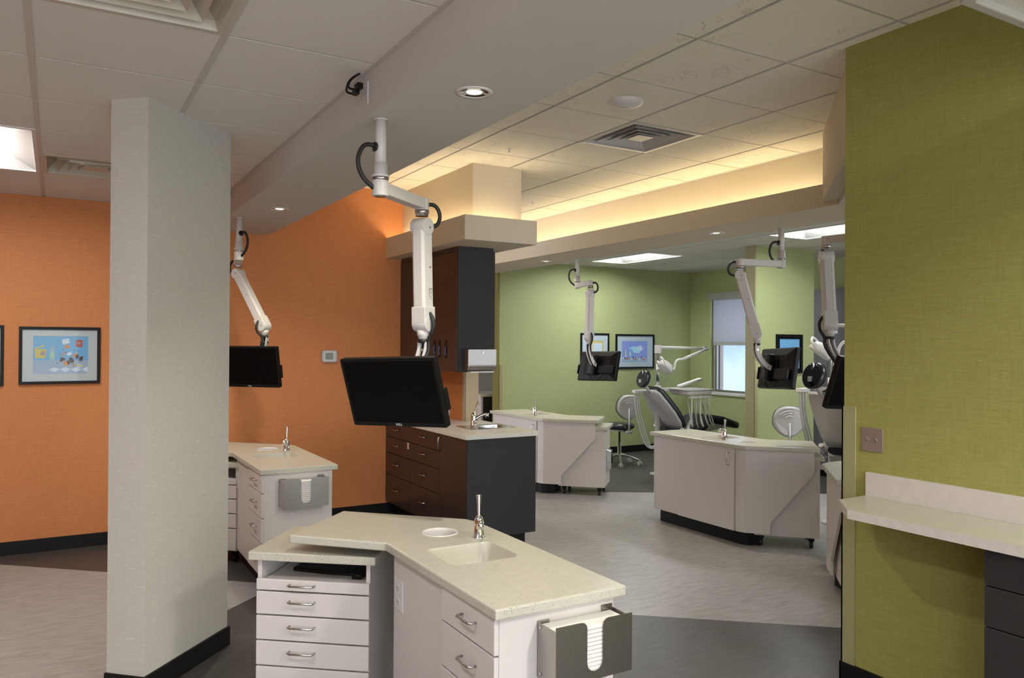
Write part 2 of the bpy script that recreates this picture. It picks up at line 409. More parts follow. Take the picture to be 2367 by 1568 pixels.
ceiling('ceiling_centre', 'trim_7', 1.60, 4.83, -3, 11, ZC, 2.595, 2.73, M_TILEC, {(1, 2), (-1, -7), (-1, -6)}, mw=.006, gx=.011)
ceiling('ceiling_far', 'trim_8', 5.06, 8.6, -3, 9.17, ZR, 6.24, 7.40, M_TILE, {(0, 0), (0, 1), (0, -4), (0, -5), (1, -8), (1, -9)}, mw=.006, gx=.010)
struct('ceiling_slab', MB().box(-4.1, 9, -3, 11.1, 3.30, 3.4), M_PAINT)
# dropped beams and soffits
struct('trim_9', MB().box(1.10, 1.60, -3, 6.98, ZS, 3.10), M_PAINT)
m = MB()  # bulkhead over the cupboards: trough with hidden strip + box above
m.box(2.69, 3.34, 5.33, 6.98, 2.41, 2.44).box(2.69, 2.71, 5.33, 6.98, 2.44, 2.60).box(2.71, 3.34, 5.33, 5.35, 2.44, 2.60).box(3.32, 3.34, 5.35, 6.98, 2.44, 2.60)
m.box(2.86, 3.31, 5.53, 6.98, 2.44, 3.06)
struct('trim_10', m, M_COVE)
struct('trim_11', MB().box(4.47, 5.06, 3.28, 11, ZS, ZS + .03).box(4.47, 4.49, 3.28, 11, ZS + .03, 2.705).box(4.83, 5.06, 3.2, 11, ZS + .03, 3.08), M_COVE)
m = MB()
m.prism([(4.47, 3.50), (3.30, 2.42), (3.42, 2.28), (4.56, 3.35)], 2.585, 3.08)
struct('trim_12', m, M_COVE)
m = MB(); m.prism([(4.50, 3.40), (3.40, 2.36), (3.42, -3), (5.06, -3), (5.06, 3.29), (4.60, 3.29)], ZS + .002, ZS + .03)
m.box(5.03, 5.06, -3, 3.2, ZS + .03, 2.78)
struct('trim_13', m, M_PAINT)
struct('trim_14', MB().box(5.06, 5.09, -3, 9.17, ZS, ZR + .02), M_PAINT)
struct('trim_15', MB().box(4.86, 5.15, 9.17, 10.9, 2.60, 3.08).box(2.8, 3.2, 7.1, 10.9, 3.06, 3.1), M_PAINT)
# hidden cove lamps (real strips lying in the troughs)
tag(MB().box(4.70, 4.73, 3.7, 10.6, 2.69, 2.71).build('cove_lamp', M_COVEL), 'warm light strip hidden in the long ceiling cove', 'lamp')
o = MB().box(2.80, 2.83, 5.46, 6.95, 2.50, 2.52).box(2.84, 3.28, 5.47, 5.50, 2.50, 2.52).build('bulkhead_lamp', M_COVELO)
tag(o, 'warm light strip hidden in the trough above the dark wall cupboards', 'lamp')

# window ---------------------------------------------------------------
win = bpy.data.objects.new('window_1', None); COL.objects.link(win); win['kind'] = 'structure'; win.location = (8.6, 8.2, .88)
def wbox(*b):
    return (b[0] - 8.6, b[1] - 8.6, b[2] - 8.2, b[3] - 8.2, b[4] - .88, b[5] - .88)
m = MB()
for b in ((8.64, 8.70, 7.70, 7.75, .88, 2.38), (8.64, 8.70, 8.69, 8.74, .88, 2.38), (8.64, 8.70, 7.75, 8.69, .88, .93), (8.64, 8.70, 7.75, 8.69, 2.33, 2.38), (8.64, 8.69, 7.75, 8.69, 1.60, 1.66), (8.655, 8.69, 8.655, 8.69, .93, 1.60), (8.655, 8.69, 7.75, 7.785, .93, 1.6)): m.box(*wbox(*b))
m.build('window_frame', M_STEEL, win, bev=.003)
MB().box(*wbox(8.665, 8.669, 7.75, 8.69, .93, 2.33)).build('pane', M_GLASS, win)
MB().box(*wbox(8.56, 8.66, 7.64, 8.80, .855, .895)).build('window_sill', M_WPL, win, bev=.004)
rs = thing('roller_shade', 'white roller shade half lowered over the far window', 'window shade', (8.6, 8.22, 2.30))
MB().box(-.035, .02, -.56, .54, -.02, .09).build('headrail', M_GREYPL, rs, bev=.004)
MB().box(.008, .010, -.50, .47, -.66, -.02).build('shade_cloth', M_SHADE, rs)
MB().box(0, .018, -.50, .47, -.70, -.66).build('hem_bar', M_GREYPL, rs, bev=.003)
mbrick = mat('red_brick', (.42, .34, .32, 1), .9)
struct('wall_exterior', MB().box(8.73, 8.80, 8.665, 8.90, .3, 2.9), mbrick)
w2 = bpy.data.objects.new('window_2', None); COL.objects.link(w2); w2['kind'] = 'structure'; w2.location = (5.75, 10.9, 2.48)
MB().box(-.33, .35, .03, .05, -.13, .14).build('pane', emis('self_lit_window_pane', (1, 1, 1, 1), 1.1), w2)  # pane emits by itself, standing in for daylight outside
MB().box(-.33, .35, 0, .04, -.13, -.10).box(-.33, .35, 0, .04, .11, .14).build('window_frame', M_WPL, w2)
#BODY

# ================================================================== CEILING FITTINGS
def troffer(x, y, z, lab, lm=M_LAMP, grp='lit fluorescent troffers in the ceiling grid'):
    t = thing('troffer', lab, 'ceiling light', (x, y, z), group=grp)
    w, l = .2965, .604
    m = MB()   # housing: sloping reflector sides and rim
    m.box(-w, w, -l, -l + .02, -.002, .10).box(-w, w, l - .02, l, -.002, .10).box(-w, -w + .02, -l + .02, l - .02, -.002, .10).box(w - .02, w, -l + .02, l - .02, -.002, .10)
    m.build('frame', M_WPL, t)
    m = MB(); m.loft([[(-w + .02, -l + .02, .004), (w - .02, -l + .02, .004), (w - .02, l - .02, .004), (-w + .02, l - .02, .004)],
                      [(-.12, -l + .12, .085), (.12, -l + .12, .085), (.12, l - .12, .085), (-.12, l - .12, .085)]], cap=False, smooth=False)
    m.build('reflector', M_WPL, t)
    MB().box(-.12, .12, -l + .12, l - .12, .080, .086).build('diffuser', lm, t)
troffer(-.395, 5.389, 2.72, 'lit troffer in the left ceiling, cut by the left edge of the photo')
troffer(6.545, 8.01, 2.73, 'lit troffer in the far ceiling above the monitor arm by the green wall', M_LAMPF)
troffer(6.545, 4.962, 2.73, 'lit troffer in the far ceiling, partly behind the near green wall', M_LAMPF)
for x, y, z, l in ((-.395, 1.73, 2.72, 'added fill troffer, unseen, nearly overhead left of the big beam'), (-.395, -1.317, 2.72, 'added fill troffer, unseen, behind the camera left of the big beam'),
                (2.29, -.928, 3.05, 'added fill troffer, unseen, behind the camera in the raised centre ceiling'), (7.155, 2.523, 2.73, 'added unseen troffer of the far ceiling hidden by the near green wall')):
    troffer(x, y, z, l, M_LAMPF if x > 5 else M_FILL_C if x > 1 else M_FILL_L)  # troffers out of view, added as fill light
M_GRIL = mat('painted_grille_metal', (.50, .46, .38, 1), .4)
def sq(r, z): return [(-r, -r, z), (r, -r, z), (r, r, z), (-r, r, z)]
def diffuser(x, y, z, lab, m1):
    t = thing('air_diffuser', lab, 'air vent', (x, y, z), group='square ceiling air vents')
    MB().loft([sq(.300, .012), sq(.300, -.001), sq(.272, -.003), sq(.262, .03), sq(.17, .13)], cap=False, smooth=False).build('frame', m1, t)
    MB().cyl((0, 0, .12), (0, 0, .22), .13, n=28).build('duct_collar', M_BLACK, t)
    for r0, r1, z1 in ((.215, .165, .058), (.155, .11, .046), (.10, .06, .034)):
        MB().loft([sq(r0, .000), sq(r1, z1)], cap=False, smooth=False).build('vane', m1, t, solid=.003)
    MB().box(-.065, .065, -.065, .065, .0, .004).build('centre_plate', m1, t)
    MB().cyl((0, 0, .0), (0, 0, .13), .004, n=8).build('stem', M_BLACK, t)
diffuser(3.51, 4.254, 3.05, 'square metal air vent with stepped vanes in the centre ceiling', mat('pale_grey_vent_metal', (.50, .49, .47, 1), .3))
diffuser(.215, 2.645, 2.72, 'cream square air vent cut by the top edge of the photo', M_GRIL)
diffuser(.215, 5.694, 2.72, 'cream square air vent half hidden behind the grey column', M_GRIL)
def downlight(x, y, z, lab, pw=34):
    t = thing('downlight', lab, 'ceiling light', (x, y, z), group='small round recessed downlights')
    MB().lathe([(.070, .0), (.070, -.004), (.056, -.005), (.052, -.001)], n=32, cap=False).build('trim_ring', M_WPL, t)
    MB().lathe([(.052, -.002), (.035, .0005)], n=32, cap=False).build('reflector', M_CHROME, t)
    MB().lathe([(.0, -.0035), (.022, -.003), (.03, -.0005)], n=24, cap=False).build('lamp', M_DOWN, t)
    l = bpy.data.lights.new('downlight_beam', 'SPOT'); l.energy = pw; l.color = (1, .91, .76); l.spot_size = rad(140); l.spot_blend = .8; l.shadow_soft_size = .04
    o = bpy.data.objects.new('downlight_beam', l); COL.objects.link(o); o.parent = t; o.location = (0, 0, -.02)
downlight(1.335, 2.575, ZS, 'round downlight in the big beam, nearest to the camera')
downlight(1.350, 5.56, ZS, 'round downlight in the big beam near the orange wall')
downlight(4.775, 4.79, ZS, 'round downlight in the far soffit between two monitor arms')
downlight(4.81, 7.48, ZS, 'round downlight in the far soffit beside the dark cupboard')
t = thing('ceiling_speaker', 'round white dome speaker on the centre ceiling', 'speaker', (2.905, 3.65, 3.055))
MB().lathe([(.102, .0), (.104, -.006), (.092, -.022), (.06, -.034), (.034, -.039)], n=40, cap=False).build('dome', M_WPL, t)
MB().lathe([(.034, -.038), (.032, -.042), (0, -.044)], n=32, cap=False).build('centre_disc', M_WEDGE, t)
def sprinkler(x, y, z, lab):
    t = thing('sprinkler', lab, 'fire sprinkler', (x, y, z), group='ceiling fire sprinklers')
    MB().lathe([(.036, .004), (.036, -.002), (.010, -.004)], n=24).build('escutcheon', M_WPL, t)
    MB().cyl((0, 0, 0), (0, 0, -.028), .005, n=10).lathe([(.014, -.028), (.014, -.031)], n=14).build('head', M_WPL, t)
sprinkler(2.88, 4.99, 3.056, 'fire sprinkler left of the centre air vent')
sprinkler(4.17, 6.74, 3.056, 'fire sprinkler just right of the box above the cupboards')
sprinkler(7.2, 8.2, 2.736, 'fire sprinkler in the far ceiling beside the lit troffer')
# shallow white fitting hanging at the top right, near the camera
t = thing('ceiling_fitting', 'white rimmed ceiling fitting at the top right corner', 'ceiling light', (2.75, .90, 2.60))
p = rrect(-.535, .6, -.5, .39, .03); q = rrect(-.50, .565, -.465, .355, .02)
MB().holed(p, [q], 0, .045).build('rim', M_GREYPL, t, bev=.006)
MB().prism(q, .022, .03).build('panel', M_WPL, t)
MB().lathe([(.0, .004), (.010, .006), (.014, .014), (.014, .022)], c=(-.25, .18, 0), n=20, cap=False).build('knob', M_WPL, t)
for x in (-.3, .3): MB().cyl((x, -.2, .045), (x, -.2, .45), .012).build('hanger', M_WPL, t)

# power cords hanging at the beam face
def cord(y, lab):
    t = thing('extension_cord', lab, 'power cord', (1.10, y, 2.67), group='spare power cords hanging at the beam')
    MB().box(-.006, 0, -.0, .075, -.075, .02).build('cover_plate', M_PAINT, t, bev=.001)
    MB().tube([(-.03, .02, .052), (-.06, .045, .03), (-.07, .06, .0), (-.055, .045, -.012), (-.04, .02, -.012)], .0045, sub=2) \
        .tube([(-.03, .025, .052), (-.065, .055, .03), (-.075, .07, -.015), (-.06, .055, -.028), (-.05, .03, -.03)], .0045, sub=2).build('cable', M_BLACK, t)
    MB().box(-.055, -.030, -.02, .022, -.022, .002).build('plug', M_BLACK, t, bev=.003)
    MB().box(-.062, -.040, -.008, .032, -.042, -.022).build('plug', M_BLACK, t, bev=.003)
cord(3.06, 'black power cord with two plugs hanging at the beam near the camera')
cord(5.98, 'black power cord at the beam, half hidden behind the grey column')

# ================================================================== PULL HANDLE
def pull(mb, c, along, outw, L=.096, r=.0042, d=.028):
    c, a, o = Vector(c), Vector(along).normalized(), Vector(outw).normalized()
    mb.tube([c - a * L / 2, c - a * L / 2 + o * d * .72, c - a * (L / 2 - .010) + o * d, c + a * (L / 2 - .010) + o * d, c + a * L / 2 + o * d * .72, c + a * L / 2], r, 10)
    return mb

# ================================================================== FAUCET (local: spout towards -x)
def faucet(parent, x, y, z, rz=0, k=1.0, lean=0):
    X = Matrix.Translation((x, y, z)) @ Matrix.Rotation(rz, 4, 'Z') @ Matrix.Scale(k, 4)
    f = MB(X).lathe([(.0235, 0), (.0235, .004), (.0200, .006), (.0195, .055), (.019, .068), (.015, .080), (.007, .088)], n=28)
    f = f.build('faucet', M_CHROME, parent)
    s_ = MB(X).tube([(-.008, 0, .040), (-.045, 0, .066), (-.078, 0, .078), (-.095, 0, .075)], .0105, 14, 2, radii=[.013, .011, .009, .010])
    s_.cyl((-.094, 0, .084), (-.097, 0, .054), .0125, .012, 18)
    s_.build('spout', M_CHROME, f)
    a = .020 + lean
    h = MB(X).tube([(0, 0, .072), (a * .4, 0, .098), (a, 0, .128), (a * 1.8, 0, .166)], .006, 14, 2, radii=[.009, .0055, .0075, .0115])
    h.build('lever', M_CHROME, f)
    return f

# ================================================================== TREATMENT DESK
# local frame: main wing along +y (x 0..0.5), second wing turned 45 degrees towards -x
R2 = math.sqrt(.5)
def wing_pt(P3, s, t):   # s along the wing, t inwards
    return (P3[0] - R2 * s - R2 * t, P3[1] + R2 * s - R2 * t)
def desk(loc, rz, lab, wl=.62, outlet=True):
    D = thing('treatment_desk', lab, 'desk', loc, rz, 'white angled treatment desks with speckled tops')
    P3 = (.478, 1.135)
    P4 = wing_pt(P3, wl, 0); P5 = wing_pt(P3, wl, .49)
    outer = [(0, 0), (.50, 0), (.50, 1.06), P3, P4, P5, (0, .91)]
    sink = rrect(.095, .375, .485, .735, .035, 4); hole = circle(.265, .965, .076, 36)
    MB().holed(outer, [sink, hole], .775, .81).build('worktop', M_TOP, D, bev=.006)
    # basin
    def rr(i, z): return [(x, y, z) for x, y in rrect(.095 + i, .375 - i, .485 + i, .735 - i, max(.035 - i * .2, .02), 4)]
    b = MB(); b.loft([rr(-.0005, .805), rr(.004, .79), rr(.016, .72), rr(.04, .690), rr(.09, .686)], cap=False); b.f([b.v(p) for p in rr(.09, .686)])
    b.build('sink_basin', M_BASIN, D)
    MB().lathe([(.077, .77), (.077, .812), (.073, .8125), (.071, .80), (.070, .56)], c=(.265, .965, 0), n=36, cap=False).cyl((.265, .965, .56), (.265, .965, .565), .07, n=36).build('waste_chute', M_WPL, D)
    faucet(D, .365, .80, .81, rad(66), 1.06, lean=-.012)
    # carcass panels
    zt, zb = .775, .11
    MB().box(.03, .47, .03, .05, zb, zt).build('end_panel', M_WLAM, D, bev=.001)
    MB().box(.032, .05, .42, .90, zb, zt).build('side_panel', M_WLAM, D, bev=.001)
    MB().box(.45, .468, .05, .36, zb, zt).build('side_panel', M_WLAM, D, bev=.001)
    a, b2, c2 = (.033, .90), (.34, 1.207), (.352, 1.19)
    MB().prism([a, b2, c2, (.05, .89)], zb, zt).build('inner_panel', M_WLAM, D)
    d = MB().box(.466, .482, .364, 1.02, zb, zt).build('door', M_WLAM, D, bev=.002)
    pull(MB(), (.482, .965, .685), (0, 0, 1), (1, 0, 0)).build('handle', M_NICKEL, d)
    MB().prism([(.45, 1.024), (.470, 1.024), (.470, 1.065), (.452, 1.118), (.436, 1.108), (.45, 1.06)], zb, zt).build('corner_panel', M_WLAM, D, bev=.001)
    # wing back panel with its diagonal cut
    Q = (.452, 1.118)
    X = basis((Q[0], Q[1], 0), (-R2, R2, 0), (0, 0, 1), (R2, R2, 0))
    L = wl - .045
    MB(X).prism([(0, zb), (.19, zb), (.19, .20), (L, .605), (L, zt), (0, zt)], -.018, 0).build('wing_panel', M_WLAM, D, bev=.001)
    MB().prism([(.075, .075), (.43, .075), (.43, 1.05), (.40, 1.10), (.32, 1.15), (.075, .90)], 0, zb).build('toe_kick', M_BASE, D, bev=.002)
    # four drawers on the inner side, next to the end
    zz = [.772, .652, .495, .335, .125]
    for i in range(4):
        dr = MB().box(.014, .032, .034, .416, zz[i + 1] + .003, zz[i] - .003).build('drawer', M_WLAM, D, bev=.002)
        pull(MB(), (.014, .20, (zz[i] + zz[i + 1]) / 2 + .01), (0, 1, 0), (-1, 0, 0)).build('handle', M_NICKEL, dr)
    if outlet:
        o = MB().box(.027, .032, .80, .885, .555, .675).build('power_outlet', M_WPL, D, bev=.002)
        for z in (.588, .642):
            m = MB().cyl((.0268, .842, z), (.0245, .842, z), .018, n=20)
            m.build('socket', M_WPL, o, bev=.001)
            MB().box(.0240, .0246, .833, .8355, z - .004, z + .007).box(.0240, .0246, .8485, .851, z - .004, z + .007).cyl((.0246, .842, z - .010), (.0240, .842, z - .010), .0028, n=8).build('socket_slot', M_BLACK, o)
    return D, P3
def cart(mat4, lab, tablet=False, gauge=False):
    """rolling drawer unit: x 0..0.555 wide, front at y = 0"""
    T = thing('rolling_cart', lab, 'cart', group='white rolling drawer carts under the desks', mat4=mat4)
    w, dp = .555, .47
    MB().prism(rrect(0, w, 0, dp, .006, 2), .70, .735).build('top', M_TOP, T, bev=.005)
    MB().box(.032, .050, .03, .45, .09, .70).build('side_panel', M_WLAM, T, bev=.001)
    MB().box(.508, .526, .03, .45, .09, .70).build('side_panel', M_WLAM, T, bev=.001)
    MB().box(.050, .508, .432, .45, .09, .70).build('back_panel', M_WLAM, T)
    MB().box(.050, .508, .03, .432, .09, .108).build('floor_panel', M_WLAM, T)
    zz = [.626, .573, .472, .366, .259, .095]
    for i in range(5):
        dr = MB().box(.036, .528, .008, .027, zz[i + 1] + .003, zz[i] - .003).build('drawer', M_WLAM, T, bev=.003)
        pull(MB(), (.20 + .04, .008, (zz[i] + zz[i + 1]) / 2 + (.012 if i else .004)), (1, 0, 0), (0, -1, 0), L=.11).build('handle', M_NICKEL, dr)
    MB().box(.06, .50, .027, .43, .606, .614).build('pull_out_tray', M_WLAM, T, bev=.001)
    for x, y in ((.09, .09), (.47, .09), (.09, .40), (.47, .40)):
        c = MB().cyl((x - .013, y, .028), (x + .013, y, .028), .028, n=24).build('caster', M_RUBB, T, bev=.004)
        MB().box(x - .022, x + .022, y - .02, y + .02, .058, .09).build('caster_plate', M_BLACK, c)
    if gauge:
        # chrome holder with a round opening on the left flank
        g = MB().loft([[(.030, .15, .48), (.030, .30, .48), (.030, .34, .36), (.030, .30, .24), (.030, .15, .24), (.030, .11, .36)],
                       [(-.018, .17, .46), (-.018, .28, .46), (-.022, .31, .36), (-.018, .28, .27), (-.018, .17, .27), (-.022, .14, .36)]], smooth=False).build('side_holder', M_ALU, T, bev=.004)
        MB().cyl((-.018, .225, .365), (-.024, .225, .365), .045, n=24).build('dark_opening', M_BLACK, g)
    return T
def wingcart(P3, loc, rz, s_end, t_back, lab, **k):
    """cart square to the wing, its far end s_end along it"""
    a = wing_pt(P3, s_end, t_back + .47)
    return cart(Matrix.Translation(loc) @ Matrix.Rotation(rz, 4, 'Z') @ basis((a[0], a[1], 0), (R2, -R2, 0), (R2, R2, 0), (0, 0, 1)), lab, **k)

L1 = (1.155, 2.065, 0)
D1, P3 = desk(L1, 0, 'white angled desk with speckled top nearest to the camera')
an = math.atan2(-.624, .781)
C1 = cart(Matrix.Translation((.702, 3.393, 0)) @ Matrix.Rotation(an, 4, 'Z'), 'white drawer cart with open tray, pulled out under the nearest desk')
# things lying on the open tray of the near cart
tb = thing('keyboard_case', 'flat black device lying on the open tray of the near cart', 'device', mat4=Matrix.Translation((.702, 3.393, .614)) @ Matrix.Rotation(an, 4, 'Z'))
MB().loft([[(.13, .16, .0), (.30, .13, .0), (.47, .125, .0), (.495, .16, .0), (.49, .40, 0), (.13, .40, .0)], [(.13, .165, .016), (.30, .135, .016), (.47, .13, .016), (.49, .16, .016), (.485, .40, .018), (.135, .40, .018)]], smooth=False).build('body', M_BLACK, tb, bev=.005)
sc = thing('card_reader', 'small black box with grey lettering on the near cart tray', 'device', mat4=Matrix.Translation((.702, 3.393, .614)) @ Matrix.Rotation(an, 4, 'Z'))
MB().box(.425, .470, .085, .122, 0, .014).build('body', M_BLACK, sc, bev=.003)
MB().box(.438, .456, .097, .100, .014, .0143).build('lettering', M_GREYPL, sc)
MB().box(.200, .285, .052, .056, .0, .0005).box(.200, .285, .060, .063, .0, .0005).build('tray_label', mat('beige_print', (.5, .44, .33, 1), .8), C1).location = (0, 0, .614)
L2 = (1.115, 5.03, 0)
desk(L2, 0, 'white angled desk with speckled top in front of the orange wall', wl=.60)
wingcart(P3, L2, 0, .66, .052, 'white drawer cart under the desk by the orange wall, half behind the column')
L3 = (4.975, 8.18, 0)
desk(L3, PI, 'white angled desk standing farthest back, before the green wall', wl=.60)
wingcart(P3, L3, PI, .69, .052, 'white drawer cart sticking out of the farthest desk, chrome holder on its side', gauge=True)
L4 = (5.225, 5.57, 0)
desk(L4, PI, 'white angled desk with door in the middle of the aisle', wl=.56)
wingcart(P3, L4, PI, .60, .052, 'white drawer cart under the middle desk, drawers facing away')
L5 = (5.645, 3.05, 0)
desk(L5, PI / 2, 'white angled desk mostly hidden behind the near green wall', wl=.64)
wingcart(P3, L5, PI / 2, .66, .052, 'white drawer cart under the desk behind the near green wall')

# stainless paper towel holders screwed to desk end panels (local: x along panel, back at y = 0, z up from bottom)
def towel_box(loc, lab):
    t = thing('paper_towel_holder', lab, 'paper towel holder', loc, 0, 'stainless paper towel holders on the desk ends')
    w, d, h = .295, .105, .185
    MB().box(0, w, -.0015, 0, .0, h * .5).box(.0, .045, -.0015, 0, h * .5, h - .01).box(w - .045, w, -.0015, 0, h * .5, h + .0).build('back_plate', M_STEEL, t)
    MB().box(0, .0015, -d, 0, 0, h - .012).build('cheek', M_STEEL, t)
    MB().box(w - .0015, w, -d, 0, 0, h - .012).build('cheek', M_STEEL, t)
    MB().box(0, w, -d, 0, -.0015, 0).build('bottom', M_STEEL, t)
    # front plate with the U-shaped slot
    x0, x1 = .118, .178; r = .03
    pr_ = [(0, 0), (w, 0), (w, h)]
    pr_ += [(x1 + .022, h)] + [(x1 + .022 - .022 * math.sin(rad(a)), h - .022 + .022 * math.cos(rad(a))) for a in (30, 60, 90)]
    pr_ += [(x1, .055)] + [((x0 + x1) / 2 + r * math.cos(rad(a)), .055 + r * math.sin(rad(a))) for a in (-30, -60, -90, -120, -150)] + [(x0, .055)]
    pr_ += [(x0 - .022 + .022 * math.sin(rad(a)), h - .022 + .022 * math.cos(rad(a))) for a in (90, 60, 30)] + [(x0 - .022, h), (0, h)]
    MB().prism(pr_, -d - .0015, -d, ax=1).build('front_plate', M_STEEL, t)
    for x, z in ((.012, .015), (.012, .16)):
        MB().cyl((-.0002, -.02, z), (-.003, -.02, z), .005, n=12).build('screw', M_NICKEL, t)
    MB().cyl((-.0002, -.085, .015), (-.003, -.085, .015), .005, n=12).build('screw', M_NICKEL, t)
    tw = thing('paper_towels', lab.replace('stainless holder of', 'stack of').replace('stainless holder', 'stack') , 'paper towels', (loc[0], loc[1], loc[2]), 0, 'stacks of folded paper towels')
    n = 13; z = .001
    for i in range(n):
        th = .0128; k = random.uniform(-.002, .002)
        m = MB().box(.010, w - .012, -d + .003, -.006 + k, z, z + th - .0012)
        m.build('folded_towel', M_PAPER, tw, bev=.002); z += th
    tw['label'] = 'folded white paper towels in the ' + lab; return t
towel_box((1.322, 2.0935, .565), 'stainless holder on the end of the nearest desk')
towel_box((1.235, 5.0585, .565), 'stainless holder on the desk by the orange wall')

# ================================================================== MONITOR ARMS AND MONITORS
def local_mon(loc, yaw, pit, rol):
    return Matrix.Translation(loc) @ Matrix.Rotation(yaw, 4, 'Z') @ Matrix.Rotation(pit, 4, 'X') @ Matrix.Rotation(rol, 4, 'Y')
def monitor(loc, yaw, pit, rol, lab, rear):
    T = thing('monitor', lab, 'monitor', group='black flat monitors on ceiling arms', mat4=local_mon(loc, rad(yaw), rad(pit), rad(rol)))
    w, h = .255, .16
    bz = MB(); bz.xf = basis((0, 0, 0), (1, 0, 0), (0, 0, 1), (0, -1, 0))
    bz.holed(rrect(-w, w, -h, h, .008, 3), [[(-w + .014, -h + .020), (w - .014, -h + .020), (w - .014, h - .014), (-w + .014, h - .014)]], -.028, 0)
    bz.build('bezel', M_BLACK, T, bev=.002)
    MB().box(-w + .013, w - .013, .003, .02, -h + .019, h - .013).build('screen', M_SCREEN, T)
    sh = MB(); sh.loft([[(-w + .002, .027, -h + .002), (w - .002, .027, -h + .002), (w - .002, .027, h - .002), (-w + .002, .027, h - .002)],
                        [(-w + .008, .040, -h + .008), (w - .008, .040, -h + .008), (w - .008, .040, h - .008), (-w + .008, .040, h - .008)],
                        [(-.17, .055, -.10), (.17, .055, -.10), (.17, .055, .10), (-.17, .055, .10)]], smooth=False)
    sh.build('rear_shell', M_BLACK, T, bev=.003)
    text('DELL', .016, M_GREYPL, T, basis((0, -.0004, -h + .009), (1, 0, 0), (0, 0, 1), (0, -1, 0)), name='maker_lettering')
    MB().box(w - .004, w + .004, .022, .05, -.09, .01).build('side_ports', M_BLACK, T, bev=.002)
    MB().box(-.06, .06, .055, .068, -.06, .06).build('mount_plate', M_BLACK, T, bev=.002)
    if rear:
        pc = MB().box(-.02, .085, .068, .115, -.115, .10).build('mini_computer', M_BLACK, T, bev=.006)
        MB().box(.086, .0875, .080, .105, .055, .075).box(.086, .0875, .080, .105, -.035, -.02).box(.086, .0875, .078, .108, -.085, -.06).build('computer_ports', M_GREYPL, pc)
        MB().box(.01, .07, .115, .117, -.10, .085).build('ribbed_side', M_RUBB, pc)
        MB().box(-.235, -.03, .056, .080, -.09, -.01).build('keyboard_bracket', M_BLACK, T, bev=.004)
        MB().tube([(-.13, .07, -.09), (-.10, .09, -.155), (-.03, .085, -.17), (.03, .08, -.15), (.06, .08, -.11)], .004, sub=2) \
            .tube([(.05, .10, -.10), (.09, .09, -.13), (.10, .07, -.09)], .004, sub=2).build('cable_loop', M_BLACK, T)
    return T
